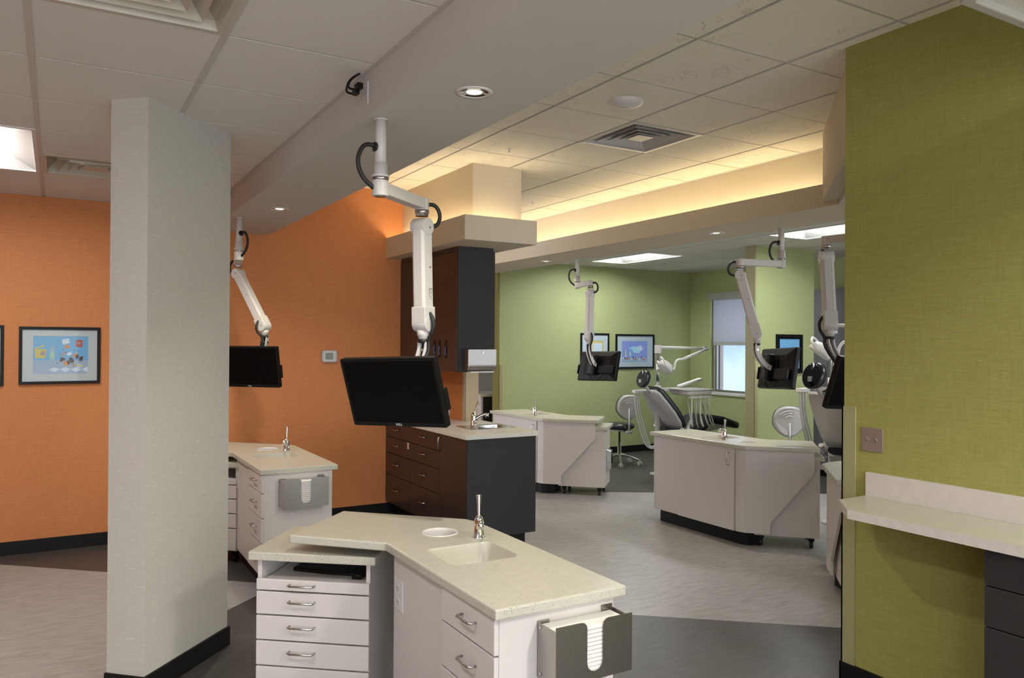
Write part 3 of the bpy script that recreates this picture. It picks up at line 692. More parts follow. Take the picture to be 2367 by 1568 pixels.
def arm(post, zc, elbow, low, mloc, yaw, pit, lab, cableside=1, label_plate=False, curve=False, c2=None, c3=None, o1=None):
    c2 = cableside if c2 is None else c2; c3 = cableside if c3 is None else c3
    P = Vector((post[0], post[1], 0)); Ex = Vector((elbow[0], elbow[1], 0)); L = Vector(low)
    T = thing('ceiling_mount', lab, 'monitor arm', (post[0], post[1], zc), group='white articulated monitor arms hanging from the ceiling')
    O = Matrix.Translation((-post[0], -post[1], -zc))
    MB(O).cyl((post[0], post[1], zc), (post[0], post[1], 2.33), .0245, n=32).build('pole', M_ARM, T)
    MB(O).lathe([(.030, 2.365), (.030, 2.318), (.037, 2.314), (.037, 2.305)], c=(post[0], post[1], 0), n=32).build('collar', M_ARM, T)
    MB(O).lathe([(.034, 2.306), (.034, 2.292)], c=(post[0], post[1], 0), n=32).build('bearing_ring', M_NICKEL, T)
    MB(O).lathe([(.027, zc - .001), (.030, zc - .002), (.030, zc - .005), (.026, zc - .007)], c=(post[0], post[1], 0), n=32, cap=False).build('ceiling_flange', M_ARM, T)
    d = (Ex - P); ln = d.length; d.normalize(); n = Vector((-d.y, d.x, 0))
    X = O @ basis((post[0], post[1], 2.261), d, n, (0, 0, 1))
    ex = MB(X); ex.box(.0, ln, -.027, .027, -.026, .024).cyl((0, 0, -.034), (0, 0, .032), .034, n=32).cyl((ln, 0, -.030), (ln, 0, .024), .032, n=32)
    e = ex.build('extension_arm', M_ARM, T, bev=.003)
    MB(X).cyl((0, 0, -.034), (0, 0, -.037), .022, n=24).build('end_cap', M_STEEL, e)
    MB(O).lathe([(.033, 2.231), (.033, 2.217), (.029, 2.214), (.029, 2.203)], c=(elbow[0], elbow[1], 0), n=32).build('bearing_ring', M_NICKEL, T)
    # sprung parallel arm from the elbow down to the swivel
    A = Vector((elbow[0], elbow[1], 2.165)); B = L + Vector((0, 0, .055)); ax = (B - A); la = ax.length; ax.normalize()
    side = Vector((-ax.y, ax.x, 0))
    ref = Vector((mloc[0], mloc[1], 0)) - Vector((L.x, L.y, 0))
    if side.length < .12: side = Vector((ref.y, -ref.x, 0)) if ref.length > .01 else n
    side.normalize(); oth = ax.cross(side)
    X2 = O @ basis(A, ax, side, oth)
    MB(X2).prism([(-.035, -.030), (-.022, -.038), (.022, -.038), (.035, -.030), (.035, .030), (.022, .038), (-.022, .038), (-.035, .030)], .0, la, ax=0).build('spring_arm', M_ARM, T, bev=.003)
    sh = MB(X2); sh.cyl((.01, -.040, 0), (.01, .040, 0), .040, n=36)
    sh.build('shoulder_cover', M_ARM, T, bev=.002)
    MB(X2).cyl((la - .012, -.041, 0), (la - .012, .041, 0), .040, n=36).box(la - .09, la - .012, -.0395, .0395, -.0405, .0405).build('elbow_cover', M_ARM, T, bev=.004)
    sc_ = MB(X2)
    for s_ in (-1, 1):
        for q in (.015, la * .42, la - .012): sc_.cyl((q, .0385 * s_, .008), (q, .0425 * s_ if q != la * .42 else .0392 * s_, .008), .0035, n=10)
    sc_.build('screw', M_BLACK, T)
    MB(O).lathe([(.030, .035), (.030, .012), (.024, .006), (.024, -.012)], c=L, n=28).build('swivel', M_ARM, T)
    MB(O).lathe([(.0265, -.006), (.0265, -.024)], c=L, n=24).build('cable_tie', M_RUBB, T)
    # curved bracket to the back of the monitor
    Mm = local_mon(mloc, rad(yaw), rad(pit), 0)
    back = Mm @ Vector((0, .068, -.01 if not curve else -.02)); out_ = (Mm.to_3x3() @ Vector((0, 1, 0))).normalized()
    p0 = L + Vector((0, 0, -.012)); p3 = back + out_ * .005
    p1 = p0 + Vector((0, 0, -.07)) + out_ * .030; p2 = back + out_ * .075 + Vector((0, 0, -.0))
    latv = Vector((-out_.y, out_.x, 0)).normalized()
    secs = []
    for i in range(11):
        t_ = i / 10; pt = (1 - t_) ** 3 * p0 + 3 * (1 - t_) ** 2 * t_ * p1 + 3 * (1 - t_) * t_ * t_ * p2 + t_ ** 3 * p3
        tg = (3 * (1 - t_) ** 2 * (p1 - p0) + 6 * (1 - t_) * t_ * (p2 - p1) + 3 * t_ * t_ * (p3 - p2)).normalized()
        nn = latv.cross(tg).normalized(); secs.append((pt, nn))
    for s_ in (-1, 1):
        MB(O).loft([[p + latv * (.024 * s_) + nn * .019, p + latv * (.012 * s_) + nn * .019, p + latv * (.012 * s_) - nn * .019, p + latv * (.024 * s_) - nn * .019] for p, nn in secs]).build('bracket_side', M_ARM, T, bev=.002)
    MB(O).loft([[p + latv * .012 - nn * .004, p - latv * .012 - nn * .004, p - latv * .012 - nn * .010, p + latv * .012 - nn * .010] for p, nn in secs]).build('bracket_web', M_BLACK, T)
    bs = MB(O)
    for k_ in (2, 8):
        c_ = secs[k_][0]; bs.cyl(c_ - latv * .027, c_ + latv * .027, .008, n=16)
    bs.build('bolt', M_NICKEL, T)
    MB(O).cyl(back - out_ * .002, back + out_ * .02, .03, n=24).build('tilt_head', M_BLACK, T)
    # corrugated cables
    cb = MB(O)
    q = Vector((post[0], post[1], 0))
    z = lambda v, zz: Vector((v.x, v.y, zz))
    o1 = (n * cableside * .6 - d * .8).normalized() if o1 is None else Vector((o1[0], o1[1], 0)).normalized()
    cb.cyl(z(q + o1 * .020, 2.43), z(q + o1 * .029, 2.43), .020, n=18)
    cb.tube([z(q + o1 * .024, 2.435), z(q + o1 * .075, 2.437), z(q + o1 * .105, 2.37), z(q + o1 * .085, 2.30), z(q + o1 * .030, 2.258)], .0092, 12, 2)
    cb.build('cable', M_RUBB, T); cb = MB(O)
    q2 = Vector((elbow[0], elbow[1], 0)); o2 = (d * .75 + n * c2 * .65).normalized()
    cb.tube([z(q2 + o2 * .025, 2.262), z(q2 + o2 * .070, 2.262), z(q2 + o2 * .095, 2.215), z(q2 + o2 * .080, 2.165), A + o2 * .030 - Vector((0, 0, .01))], .0092, 12, 2)
    cb.build('cable', M_RUBB, T); cb = MB(O)
    q3 = B - ax * .06; sd = side * c3
    cb.tube([q3 + sd * .035 + oth * .0, q3 + sd * .060 - Vector((0, 0, .03)), q3 + sd * .055 - Vector((0, 0, .085)), L + sd * .026 - Vector((0, 0, .015)), L + sd * .034 - Vector((0, 0, .07)), back + out_ * .05 - Vector((0, 0, .02))], .0092, 12, 2)
    cb.build('cable', M_RUBB, T)
    if label_plate:
        # instruction label facing the room
        c_ = A + ax * (la * .67)
        lx = Vector((.9, -.42, 0)).normalized()
        best = max((side, -side, oth, -oth), key=lambda v: v.dot(Vector((.29, -1.31, 0))))
        f = best * (.0386 if abs(best.dot(side)) > .9 else .0356)
        xa = ax.cross(best).normalized(); xa = xa if xa.dot(Vector((.86, -.5, 0))) > 0 else -xa
        XL = O @ basis(c_ + f + xa * .010, xa, best.cross(xa) if best.cross(xa).z > 0 else -best.cross(xa), best)
        MB(XL).prism([(-.012, -.012), (-.008, -.022), (0, -.026), (.008, -.022), (.012, -.012), (.012, .022), (-.012, .022)], .0, .0004).build('instruction_label', M_WPL, T)
        lb = MB(XL); lb.box(-.009, .009, .015, .018, .0004, .0006)
        for k_ in range(5): lb.box(-.008, .008, .010 - k_ * .004, .0112 - k_ * .004, .0004, .0006)
        lb.cyl((0, -.016, .0004), (0, -.016, .0007), .0028, n=10)
        lb.box(-.0125, -.012, -.012, .022, .0, .0006).box(.012, .0125, -.012, .022, .0, .0006)
        lb.build('label_print', M_BLACK, T)
    return T
arm((1.163, 3.087), ZS, (1.462, 3.338), (1.480, 3.352, 1.640), (1.285, 3.244, 1.395), -57.8, 17.7, 'monitor arm hanging nearest to the camera from the big beam', 1, True, c2=-1, c3=-1)
monitor((1.285, 3.244, 1.395), -57.8, 17.7, -1.8, 'black monitor nearest to the camera, above the front desk', False)
arm((1.185, 6.11), ZS, (1.253, 6.494), (1.414, 6.262, 1.672), (1.279, 6.208, 1.421), -42.3, 11.1, 'monitor arm hanging beside the column before the orange wall', -1, c2=1)
monitor((1.279, 6.208, 1.421), -42.3, 11.1, .1, 'black monitor half hidden by the grey column, before the orange wall', False)
arm((5.001, 7.128), ZS, (4.905, 6.752), (4.893, 6.755, 1.613), (5.037, 6.755, 1.371), 105.1, 15, 'monitor arm hanging in front of the framed pictures on the green wall', 1, o1=(-.863, .3))
monitor((5.037, 6.755, 1.371), 105.1, 15, 1.5, 'monitor seen from behind, in front of the two green wall pictures', True)
arm((4.995, 4.299), ZS, (4.611, 4.367), (4.690, 4.268, 1.633), (4.889, 4.212, 1.428), 70.2, 9.3, 'monitor arm with long level bar crossing in front of the green stub wall', -1, c3=1, o1=(-.9, .35))
monitor((4.889, 4.212, 1.428), 70.2, 9.3, 2.3, 'monitor seen from behind, beside the far window', True)
arm((4.11, 2.78), ZS, (4.085, 3.17), (4.03, 3.10, 1.675), (4.097, 2.898, 1.388), -10, 18.3, 'monitor arm partly hidden by the near green wall', -1, curve=True)
monitor((4.097, 2.898, 1.388), -10, 18.3, 3.0, 'monitor seen nearly edge-on beside the near green wall', False)

# ================================================================== DARK CUPBOARDS ON THE PARTITION
B = thing('base_cabinet', 'dark base cabinet with drawers under the steel sink counter', 'cabinet', (2.70, 5.286, 0))
MB().box(.002, .615, 0, .018, .115, .88).build('end_panel', M_DARK, B, bev=.0015)
MB().prism([(.02, .02), (.60, .02), (.60, .975), (.465, .975), (.465, 1.69), (.02, 1.69)], .12, .875).build('carcass', M_DARK, B)
MB().prism([(.06, .055), (.55, .055), (.55, .975), (.46, .975), (.46, 1.69), (.06, 1.69)], 0, .12).build('toe_kick', M_BASE, B)
zz = [.876, .735, .585, .385, .118]
for y0, y1 in ((1.118, 1.690), (.498, 1.118)):
    for i in range(4):
        dr = MB().box(0, .018, y0 + .0025, y1 - .0025, zz[i + 1] + .0025, zz[i] - .0025).build('drawer', M_DARKREFL, B, bev=.0012)
        pull(MB(), (0, (y0 + y1) / 2, (zz[i] + zz[i + 1]) / 2 + .012), (0, 1, 0), (-1, 0, 0), L=.10, r=.005).build('handle', M_NICKEL, dr)
dr = MB().box(0, .018, .02, .4955, .118, .876).build('door', M_DARKREFL, B, bev=.0012)
pull(MB(), (0, .462, .80), (0, 0, 1), (-1, 0, 0), L=.10, r=.005).build('handle', M_NICKEL, dr)
st = thing('sticker', 'small pink and white sticker on a dark drawer front', 'sticker', (2.70, 6.435, .70))
MB().box(-.0006, 0, -.018, .018, -.028, .028).build('paper', M_PAPER, st)
MB().box(-.0010, -.0006, -.012, .012, -.012, .018).build('print', mat('salmon_print', (.75, .30, .20, 1), .7), st)
Wt = thing('counter', 'off-white laminate counter with steel sink on the dark cabinet', 'counter', (2.68, 5.265, .88))
sx0, sx1, sy0, sy1 = .37, .60, .345, .575
MB().holed([(0, 1.713), (0, .02), (.006, .006), (.02, 0), (.645, 0), (.66, .015), (.66, .975), (.488, .975), (.488, 1.713)], [rrect(sx0 - .012, sx1 + .012, sy0 - .012, sy1 + .012, .03, 4)], 0, .035).build('worktop', M_LAMD, Wt, bev=.003)
sk = MB()
sk.holed(rrect(.215, .635, .30, .625, .02, 4), [rrect(sx0, sx1, sy0, sy1, .03, 4)], .034, .039)
sk = sk.build('steel_sink', M_ALU, Wt, bev=.0015)
def rr(i, z): return [(x, y, z) for x, y in rrect(sx0 + i, sx1 - i, sy0 + i, sy1 - i, .03, 4)]
b = MB(); b.loft([rr(0, .038), rr(.006, -.02), rr(.02, -.11), rr(.06, -.12)], cap=False); b.f([b.v(p) for p in rr(.06, -.12)]); b.build('bowl', M_ALU, sk)
faucet(Wt, .375, .60, .039, rad(158), 1.2, lean=-.040)

U = thing('wall_cupboard', 'tall dark wall cupboard with glove slots above the steel sink', 'cabinet', (2.84, 5.742, 1.376))
H_ = 2.409 - 1.376
MB().box(.0, .33, 0, .018, 0, H_).build('end_panel', M_DARK, U, bev=.0015)
MB().box(.02, .33, .018, 1.236, .002, H_ - .002).build('carcass', M_DARK, U)
MB().box(.004, .02, .018, 1.236, H_ - .035, H_).build('top_rail', M_DARKREFL, U)
for y0, y1 in ((.022, .62), (.624, 1.234)):
    dd = MB().box(0, .018, y0, y1, .002, H_ - .038).build('door', M_DARKREFL, U, bev=.0015)
    if y0 < .1:
        for k_, yc in enumerate((.222, .347, .448)):
            m = MB(); m.prism([(yc + a, zc) for a, zc in [(.021 * math.cos(t) * 1, (.245 if math.sin(t) >= 0 else .13) + .021 * math.sin(t)) for t in [2 * PI * i / 24 for i in range(24)]]], -.0025, .001, ax=0)
            g = m.build('glove_slot', M_BLACK, dd)
            MB().loft([[(-.0032, yc - .012, .14 + k_ * .01), (-.0032, yc + .006, .13), (-.0032, yc + .012, .17)], [(-.010, yc - .008, .16), (-.012, yc + .003, .155), (-.008, yc + .008, .185)], [(-.0032, yc - .004, .20), (-.0032, yc + .004, .215 + k_ * .01), (-.0032, yc + .008, .205)]], smooth=False).build('glove', M_GLOVE, g)
bk = tag(MB().box(3.171, 3.20, 5.77, 6.24, 1.42, 2.385).build('back_panel_board', M_DARK), 'dark board standing behind the wall cupboard, seen as a strip', 'panel')
tdp = thing('towel_dispenser', 'stainless folded towel dispenser on the dark cupboard end', 'paper towel dispenser', (2.888, 5.742, 1.372))
MB().prism([(0, .02), (-.085, .02), (-.10, .055), (-.10, .19), (-.012, .198), (0, .198)], 0, .262, ax=0).build('housing', M_STEEL, tdp, bev=.004)
MB().box(.004, .258, -.104, -.100, .058, .192).build('front_cover', M_STEEL, tdp, bev=.003)
MB().cyl((.13, -.104, .165), (.13, -.110, .165), .010, n=20).build('lock', M_NICKEL, tdp)
m = MB()
for k_ in range(24): m.box(.012 + k_ * .0102, .017 + k_ * .0102, -.1046, -.1038, .060, .0635)
m.build('perforation', M_RUBB, tdp)
MB().box(-.0006, .0, -.075, -.068, .09, .14).build('level_slot', M_RUBB, tdp)
MB().loft([[(.03, -.088, .012), (.235, -.088, .012), (.235, -.03, .012), (.03, -.03, .012)], [(.02, -.094, .0), (.245, -.094, .0), (.24, -.03, .002), (.03, -.03, .002)]], smooth=False).build('towel_edge', M_PAPER, tdp)
op = thing('power_outlet', 'white outlet plate on the orange partition above the counter', 'outlet', (3.17, 6.60, 1.0))
MB().box(-.005, 0, -.035, .035, -.057, .057).build('plate', M_WPL, op, bev=.002)
MB().box(-.007, -.005, -.017, .017, -.036, .036).build('socket', M_WEDGE, op, bev=.001)

th = thing('thermostat', 'pale grey thermostat with small display on the orange wall', 'thermostat', (2.148, 6.98, 1.486))
MB().prism([(x, z) for x, z in rrect(-.072, .072, -.055, .055, .018, 4)], -.026, 0, ax=1).build('housing', M_GREYPL, th, bev=.004)
MB().prism(rrect(-.058, .058, -.046, .046, .01, 4), -.030, -.024, ax=1).build('face', M_WPL, th, bev=.002)
MB().box(-.042, .030, -.0312, -.029, -.030, .032).build('display', M_LCD, th)
m = MB()
for z in (-.018, 0, .018): m.box(.038, .050, -.0315, -.0295, z - .004, z + .004)
m.build('buttons', M_GREYPL, th)

# ================================================================== FRAMED PICTURES
def picture(loc, w, h, lab, matm, art, fx0=.17, fx1=.83, fz0=.17, fz1=.83, fw_=.022, grp='black framed cartoon prints on the walls'):
    """hangs on a wall facing -y; art(mb, W, H) fills the printed sheet with flat shapes"""
    t = thing('framed_picture', lab, 'picture', loc, group=grp)
    w2_, h2 = w / 2, h / 2
    m = MB(basis((0, 0, 0), (1, 0, 0), (0, 0, 1), (0, -1, 0)))
    m.holed([(-w2_, -h2), (w2_, -h2), (w2_, h2), (-w2_, h2)], [[(-w2_ + fw_, -h2 + fw_), (w2_ - fw_, -h2 + fw_), (w2_ - fw_, h2 - fw_), (-w2_ + fw_, h2 - fw_)]], 0, .022)
    m.build('frame', M_FRAME, t, bev=.003)
    x0, x1, z0, z1 = -w2_ + w * fx0, -w2_ + w * fx1, -h2 + h * fz0, -h2 + h * fz1
    m = MB(basis((0, 0, 0), (1, 0, 0), (0, 0, 1), (0, -1, 0)))
    m.holed([(-w2_ + fw_, -h2 + fw_), (w2_ - fw_, -h2 + fw_), (w2_ - fw_, h2 - fw_), (-w2_ + fw_, h2 - fw_)], [[(x0, z0), (x1, z0), (x1, z1), (x0, z1)]], .006, .009)
    m.build('mount', matm, t)
    A = MB(basis((x0, -.005, z0), (1, 0, 0), (0, 0, 1), (0, -1, 0))); mats = art(A, x1 - x0, z1 - z0)
    A.build('print', mats, t)
    MB().box(-w2_ + fw_, w2_ - fw_, -.0135, -.0125, -h2 + fw_, h2 - fw_).build('glazing', M_PGLASS, t)
    return t
def flat(n, c): return mat(n, c, .7, spec=.2)
PA = [flat('print_sky_blue', (.22, .46, .66, 1)), flat('print_pale_grey', (.42, .47, .55, 1)), flat('print_yellow', (.72, .55, .12, 1)), flat('print_soft_green', (.45, .62, .42, 1)),
      flat('print_brown', (.13, .08, .055, 1)), flat('print_orange', (.80, .30, .07, 1)), flat('print_white', (.75, .76, .78, 1)), flat('print_red', (.60, .12, .09, 1)), flat('print_tan', (.45, .34, .28, 1)), flat('print_lilac', (.33, .37, .72, 1)), flat('print_aqua', (.50, .78, .85, 1)), flat('print_warm_yellow', (.82, .62, .16, 1))]
def blob(A, cx, cz, rx, rz, lv, mi, n=14, wob=.18, rot=0):
    A.mi = mi; random.seed(int(cx * 999 + cz * 7777)); p = []
    for i in range(n):
        t_ = 2 * PI * i / n; k = 1 + random.uniform(-wob, wob); x, z = rx * k * math.cos(t_), rz * k * math.sin(t_)
        p.append((cx + x * math.cos(rot) - z * math.sin(rot), cz + x * math.sin(rot) + z * math.cos(rot)))
    A.prism(p, .0002 * lv, .0002 * lv + .0002)
def art_cafe(A, w, h):
    A.mi = 0; A.box(0, w, 0, h, -.0004, .0002)
    A.mi = 1; A.prism([(0, 0), (w, 0), (w, .36 * h), (.27 * w, .36 * h), (0, .36 * h)], .0002, .0004)
    for k in range(4): A.mi = 6; A.prism([(w * (.28 + .2 * k), .12 * h), (w * (.38 + .2 * k), .18 * h), (w * (.48 + .2 * k), .12 * h), (w * (.38 + .2 * k), .05 * h)], .0004, .0006)
    A.mi = 2; A.prism([(.03 * w, .42 * h), (.22 * w, .42 * h), (.24 * w, .66 * h), (.03 * w, .66 * h)], .0004, .0006); A.prism([(.02 * w, .68 * h), (.2 * w, .78 * h), (.2 * w, .74 * h), (.02 * w, .65 * h)], .0006, .0008)
    blob(A, .17 * w, .55 * h, .05 * w, .06 * h, 4, 8)
    blob(A, .34 * w, .50 * h, .055 * w, .12 * h, 4, 3); blob(A, .345 * w, .68 * h, .045 * w, .07 * h, 5, 1); blob(A, .31 * w, .30 * h, .02 * w, .11 * h, 4, 1, 8); blob(A, .38 * w, .30 * h, .02 * w, .11 * h, 4, 1, 8)
    for k in range(11): blob(A, w * (.52 + .035 * k), h * (.38 + .16 * math.sin(k * 1.9)), .05 * w, .05 * h, 4 + k % 3, (4, 8, 5, 4, 6)[k % 5], 9, .35, k)
    for k in range(10): blob(A, w * (.43 + .052 * k), h * (.30 + .35 * abs(math.sin(k * 2.4))), .010 * w, .014 * h, 7, 4, 6)
    A.mi = 6; A.prism([(.53 * w, .78 * h), (.66 * w, .82 * h), (.64 * w, .95 * h), (.51 * w, .91 * h)], .0008, .001)
    A.mi = 7; A.prism([(.76 * w, .73 * h), (.89 * w, .71 * h), (.90 * w, .90 * h), (.78 * w, .92 * h)], .0008, .001)
    blob(A, .83 * w, .82 * h, .03 * w, .04 * h, 6, 8)
    blob(A, .61 * w, .72 * h, .045 * w, .05 * h, 6, 5)
    for k in range(3): blob(A, w * (.78 + .06 * k), h * .22, .03 * w, .02 * h, 5, 2)
    return PA
def art_night(A, w, h):
    A.mi = 9; A.box(0, w, 0, h, -.0004, .0002)
    A.mi = 1; A.box(0, w, 0, .22 * h, .0002, .0004)
    blob(A, .55 * w, .58 * h, .24 * w, .15 * h, 3, 10, 12, .25); blob(A, .72 * w, .66 * h, .10 * w, .14 * h, 4, 6, 9, .3)
    for k in range(9): blob(A, w * (.06 + .045 * k), h * (.42 + .06 * math.sin(k * 2)), .022 * w, .20 * h * (.7 + .3 * math.sin(k)), 4, (0, 8, 6, 9)[k % 4], 9, .3)
    for k in range(12): blob(A, w * (.05 + .08 * k), h * (.18 + .06 * math.sin(k * 3)), .03 * w, .05 * h, 6, (6, 4, 7, 8)[k % 4], 8, .4)
    return PA
def art_heart(A, w, h):
    A.mi = 11; A.box(0, w, 0, h, -.0004, .0002)
    for a, b_, c, d in ((.42, .93, .02, .95), (.0, .35, .1, .5)):
        A.mi = 6; A.box(a * w, b_ * w, .45 * h, .9 * h, .0002, .0004)
    hx, hz, r = .25 * w, .48 * h, .10 * w
    A.mi = 7; A.prism([(hx, hz - 1.3 * r), (hx + 1.1 * r, hz), (hx + .9 * r, hz + .7 * r), (hx + .3 * r, hz + .7 * r), (hx, hz + .3 * r), (hx - .3 * r, hz + .7 * r), (hx - .9 * r, hz + .7 * r), (hx - 1.1 * r, hz)], .0006, .001)
    blob(A, .8 * w, .3 * h, .12 * w, .1 * h, 4, 2)
    return PA
def art_grey(A, w, h):
    A.mi = 0; A.box(0, w, 0, h, -.0004, .0002); A.mi = 1; A.box(.1 * w, .9 * w, .1 * h, .6 * h, .0002, .0004)
    return PA
picture((.032, 6.98, 1.50), .545, .44, 'black framed cafe cartoon print in full view on the left orange wall', M_MATB, art_cafe, .17, .845, .175, .835)
picture((-.635, 6.98, 1.50), .60, .455, 'black framed print on the left orange wall, cut by the photo edge', M_MATB, art_cafe)
picture((6.742, 9.17, 1.487), .51, .555, 'black framed yellow print behind the hanging monitor on the green wall', M_MATG, art_heart, .2, .8, .2, .8, .026)
picture((7.486, 9.17, 1.50), .735, .515, 'black framed blue print on the green wall above the dental chair', M_MATG, art_night, .16, .82, .19, .80, .028)
picture((7.325, 6.19, 1.51), .44, .45, 'black framed picture on the green stub wall behind the hanging monitor', M_FRAME, art_grey, .14, .90, .12, .88, .03)

# ================================================================== RIGHT-HAND COUNTER ON THE GREEN WALL
K = thing('wall_counter', 'pale green-beige laminate counter with splashback along the near green wall', 'counter', (3.28, 1.5, 0))
MB().prism([(0, .81), (-.22, .80), (-.372, .645), (-.36, -1.3), (0, -1.3)], .882, .92).build('worktop', [M_LAMT], K)
MB().prism([(0, .8115), (-.2205, .8015), (-.3735, .6457), (-.3615, -1.3), (-.36, -1.3), (-.372, .645), (-.22, .80), (0, .81)], .8815, .9195).build('edge_band', M_SPL, K)
MB().box(-.022, 0, -1.3, .81, .92, 1.028).build('splashback', M_SPL, K, bev=.001)
Q_ = thing('drawer_unit', 'black drawer unit under the counter at the lower right', 'cabinet', (3.28, 1.5, 0))
MB().box(-.31, -.004, -1.2, .10, .10, .882).build('carcass', M_DARK, Q_)
MB().box(-.26, -.004, -1.2, .06, 0, .10).build('toe_kick', M_BASE, Q_)
for z0, z1 in ((.742, .872), (.592, .738), (.40, .588), (.105, .396)):
    MB().box(-.33, -.312, -.50, .102, z0, z1).build('drawer', M_DARK, Q_, bev=.002)
    MB().box(-.33, -.312, -1.15, -.504, z0, z1).build('drawer', M_DARK, Q_, bev=.002)
sw = thing('light_switch', 'bronze double light switch plate on the near green wall', 'light switch', (3.28, 2.289, 1.178))
MB().box(-.006, 0, -.056, .056, -.056, .056).build('plate', M_COPPER, sw, bev=.003)
for y in (-.023, .023):
    MB().prism([(-.006, -.010), (-.016, .004), (-.016, .010), (-.006, .010)], y - .0045, y + .0045, ax=1).build('toggle', M_COPPER, sw, bev=.001)
    m = MB().cyl((-.006, y, .030), (-.0075, y, .030), .0035, n=12).cyl((-.006, y, -.030), (-.0075, y, -.030), .0035, n=12)
    m.build('screws', M_NICKEL, sw)

# ================================================================== BACK CORRIDOR AND FAR CUPBOARDS
t = thing('back_counter', 'pale counter on a dark cabinet in the corridor beyond the partition', 'counter', (5.08, 9.56, 0))
MB().box(0, .9, 0, .62, .865, .90).build('worktop', M_LAMD, t, bev=.003)
MB().box(.03, .06, .03, .60, 0, .865).build('end_panel', M_WPL, t)
MB().box(.06, .88, .03, .60, .10, .865).build('cabinet_front', M_DARK, t)
MB().box(.06, .88, .08, .60, 0, .10).build('toe_kick', M_BASE, t)
t = thing('corridor_cupboard', 'narrow glimpse of a dark cupboard hanging beyond the partition', 'cabinet', (5.70, 10.53, 1.42))
MB().box(0, .8, .018, .35, 0, .93).build('carcass', M_DARK, t)
MB().box(.002, .398, 0, .018, 0, .93).build('door', M_DARK, t); MB().box(.402, .798, 0, .018, 0, .93).build('door', M_DARK, t)
t = thing('tall_cupboard', 'tall charcoal cupboards on the window wall behind the second chair', 'cabinet', (8.10, 3.6, 0))
MB().box(.02, .498, 0, 3.2, .1, 2.30).build('carcass', M_DARK, t); MB().box(.06, .498, 0, 3.2, 0, .1).build('toe_kick', M_BASE, t)
M_CHAR = mat('grey_charcoal_door', (.075, .073, .082, 1), .45)
for k in range(6): MB().box(0, .018, k * .533 + .003, (k + 1) * .533 - .003, .105, 2.298).build('door', M_CHAR, t, bev=.001)

# ================================================================== OPERATOR STOOLS
def stool(loc, rz, lab, seatz=.53, backz=.78):
    """front towards +y"""
    T = thing('operator_stool', lab, 'stool', loc, rz, 'wheeled operator stools with shell backs')
    for k in range(5):
        a = 2 * PI * k / 5 + .5; c, s_ = math.cos(a), math.sin(a)
        g = MB().tube([(0, 0, .135), (c * .10, s_ * .10, .13), (c * .24, s_ * .24, .085), (c * .275, s_ * .275, .075)], .014, 10, 1, radii=[.022, .015, .011]).build('base_leg', M_ALU, T)
        q = MB(); X = Matrix.Translation((c * .275, s_ * .275, .03)) @ Matrix.Rotation(a + .7, 4, 'Z'); q.xf = X
        q.cyl((-.022, 0, 0), (-.006, 0, 0), .029, n=20).cyl((.006, 0, 0), (.022, 0, 0), .029, n=20).cyl((-.008, 0, 0), (.008, 0, 0), .012, n=12).cyl((0, 0, .01), (0, 0, .05), .007, n=10)
        q.build('caster', M_GREYPL, g, bev=.003)
    MB().lathe([(.030, .11), (.028, .16), (.024, .16), (.024, .30), (.0, .301)], n=24).build('gas_column', M_CHROME, T)
    MB().cyl((0, 0, .30), (0, 0, seatz - .06), .013, n=20).build('piston', M_BLACK, T)
    MB().box(-.09, .09, -.12, .09, seatz - .075, seatz - .055).build('seat_plate', M_GREYPL, T, bev=.004)
    MB().lathe([(.0, -.055), (.15, -.055), (.19, -.040), (.205, -.012), (.20, .012), (.16, .028), (.0, .032)], c=(0, 0, seatz), n=44).build('seat', M_LEATH, T)
    MB().tube([(0, -.08, seatz - .065), (0, -.20, seatz - .07), (0, -.245, seatz - .04), (0, -.262, seatz + .06), (0, -.255, backz - .02)], .015, 12, 2).build('back_post', M_CHROME, T)
    MB().cyl((-.03, -.225, seatz - .075), (.045, -.225, seatz - .075), .020, n=20).build('adjusting_knob', M_GREYPL, T)
    # shield shaped back: upper edge a wide arch, narrowing downwards
    def shield(k, y, curve):
        p = []
        for i in range(28):
            t_ = 2 * PI * i / 28; x = math.cos(t_); z = math.sin(t_)
            wv = .165 if z > -.2 else .165 - .055 * (-z - .2) / .8
            X_ = (abs(x) ** .75) * (1 if x > 0 else -1) * wv * k; Z_ = (abs(z) ** .85) * (1 if z > 0 else -1) * (.165) * k
            p.append((X_, y + curve * (X_ / .165) ** 2 + .25 * Z_ * -.35, Z_ + backz))
        return p
    MB().loft([shield(.86, -.272, .035), shield(.97, -.262, .035), shield(1.0, -.248, .035)]).build('back_shell', M_GREYPL, T)
    MB().loft([shield(1.0, -.246, .035), shield(1.02, -.225, .035), shield(.9, -.205, .03)]).build('back_cushion', M_LEATH, T)
    for k, r in enumerate((.055, .085, .115)):
        MB().tube([(r * math.cos(rad(a)), -.268 + .03 * (r * math.cos(rad(a)) / .165) ** 2 - .0875 * (r * .9 * math.sin(rad(a))), backz + .012 + r * math.sin(rad(a)) * .9) for a in range(40, 151, 10)], .0045, 8).build('shell_rib', M_WPL, T)
    return T
stool((6.51, 8.285, 0), rad(-8), 'operator stool in full view, left of the farther dental chair', .53, .785)
stool((6.88, 5.855, 0), rad(-40), 'operator stool behind the middle desk, only its shell back in view', .53, .80)

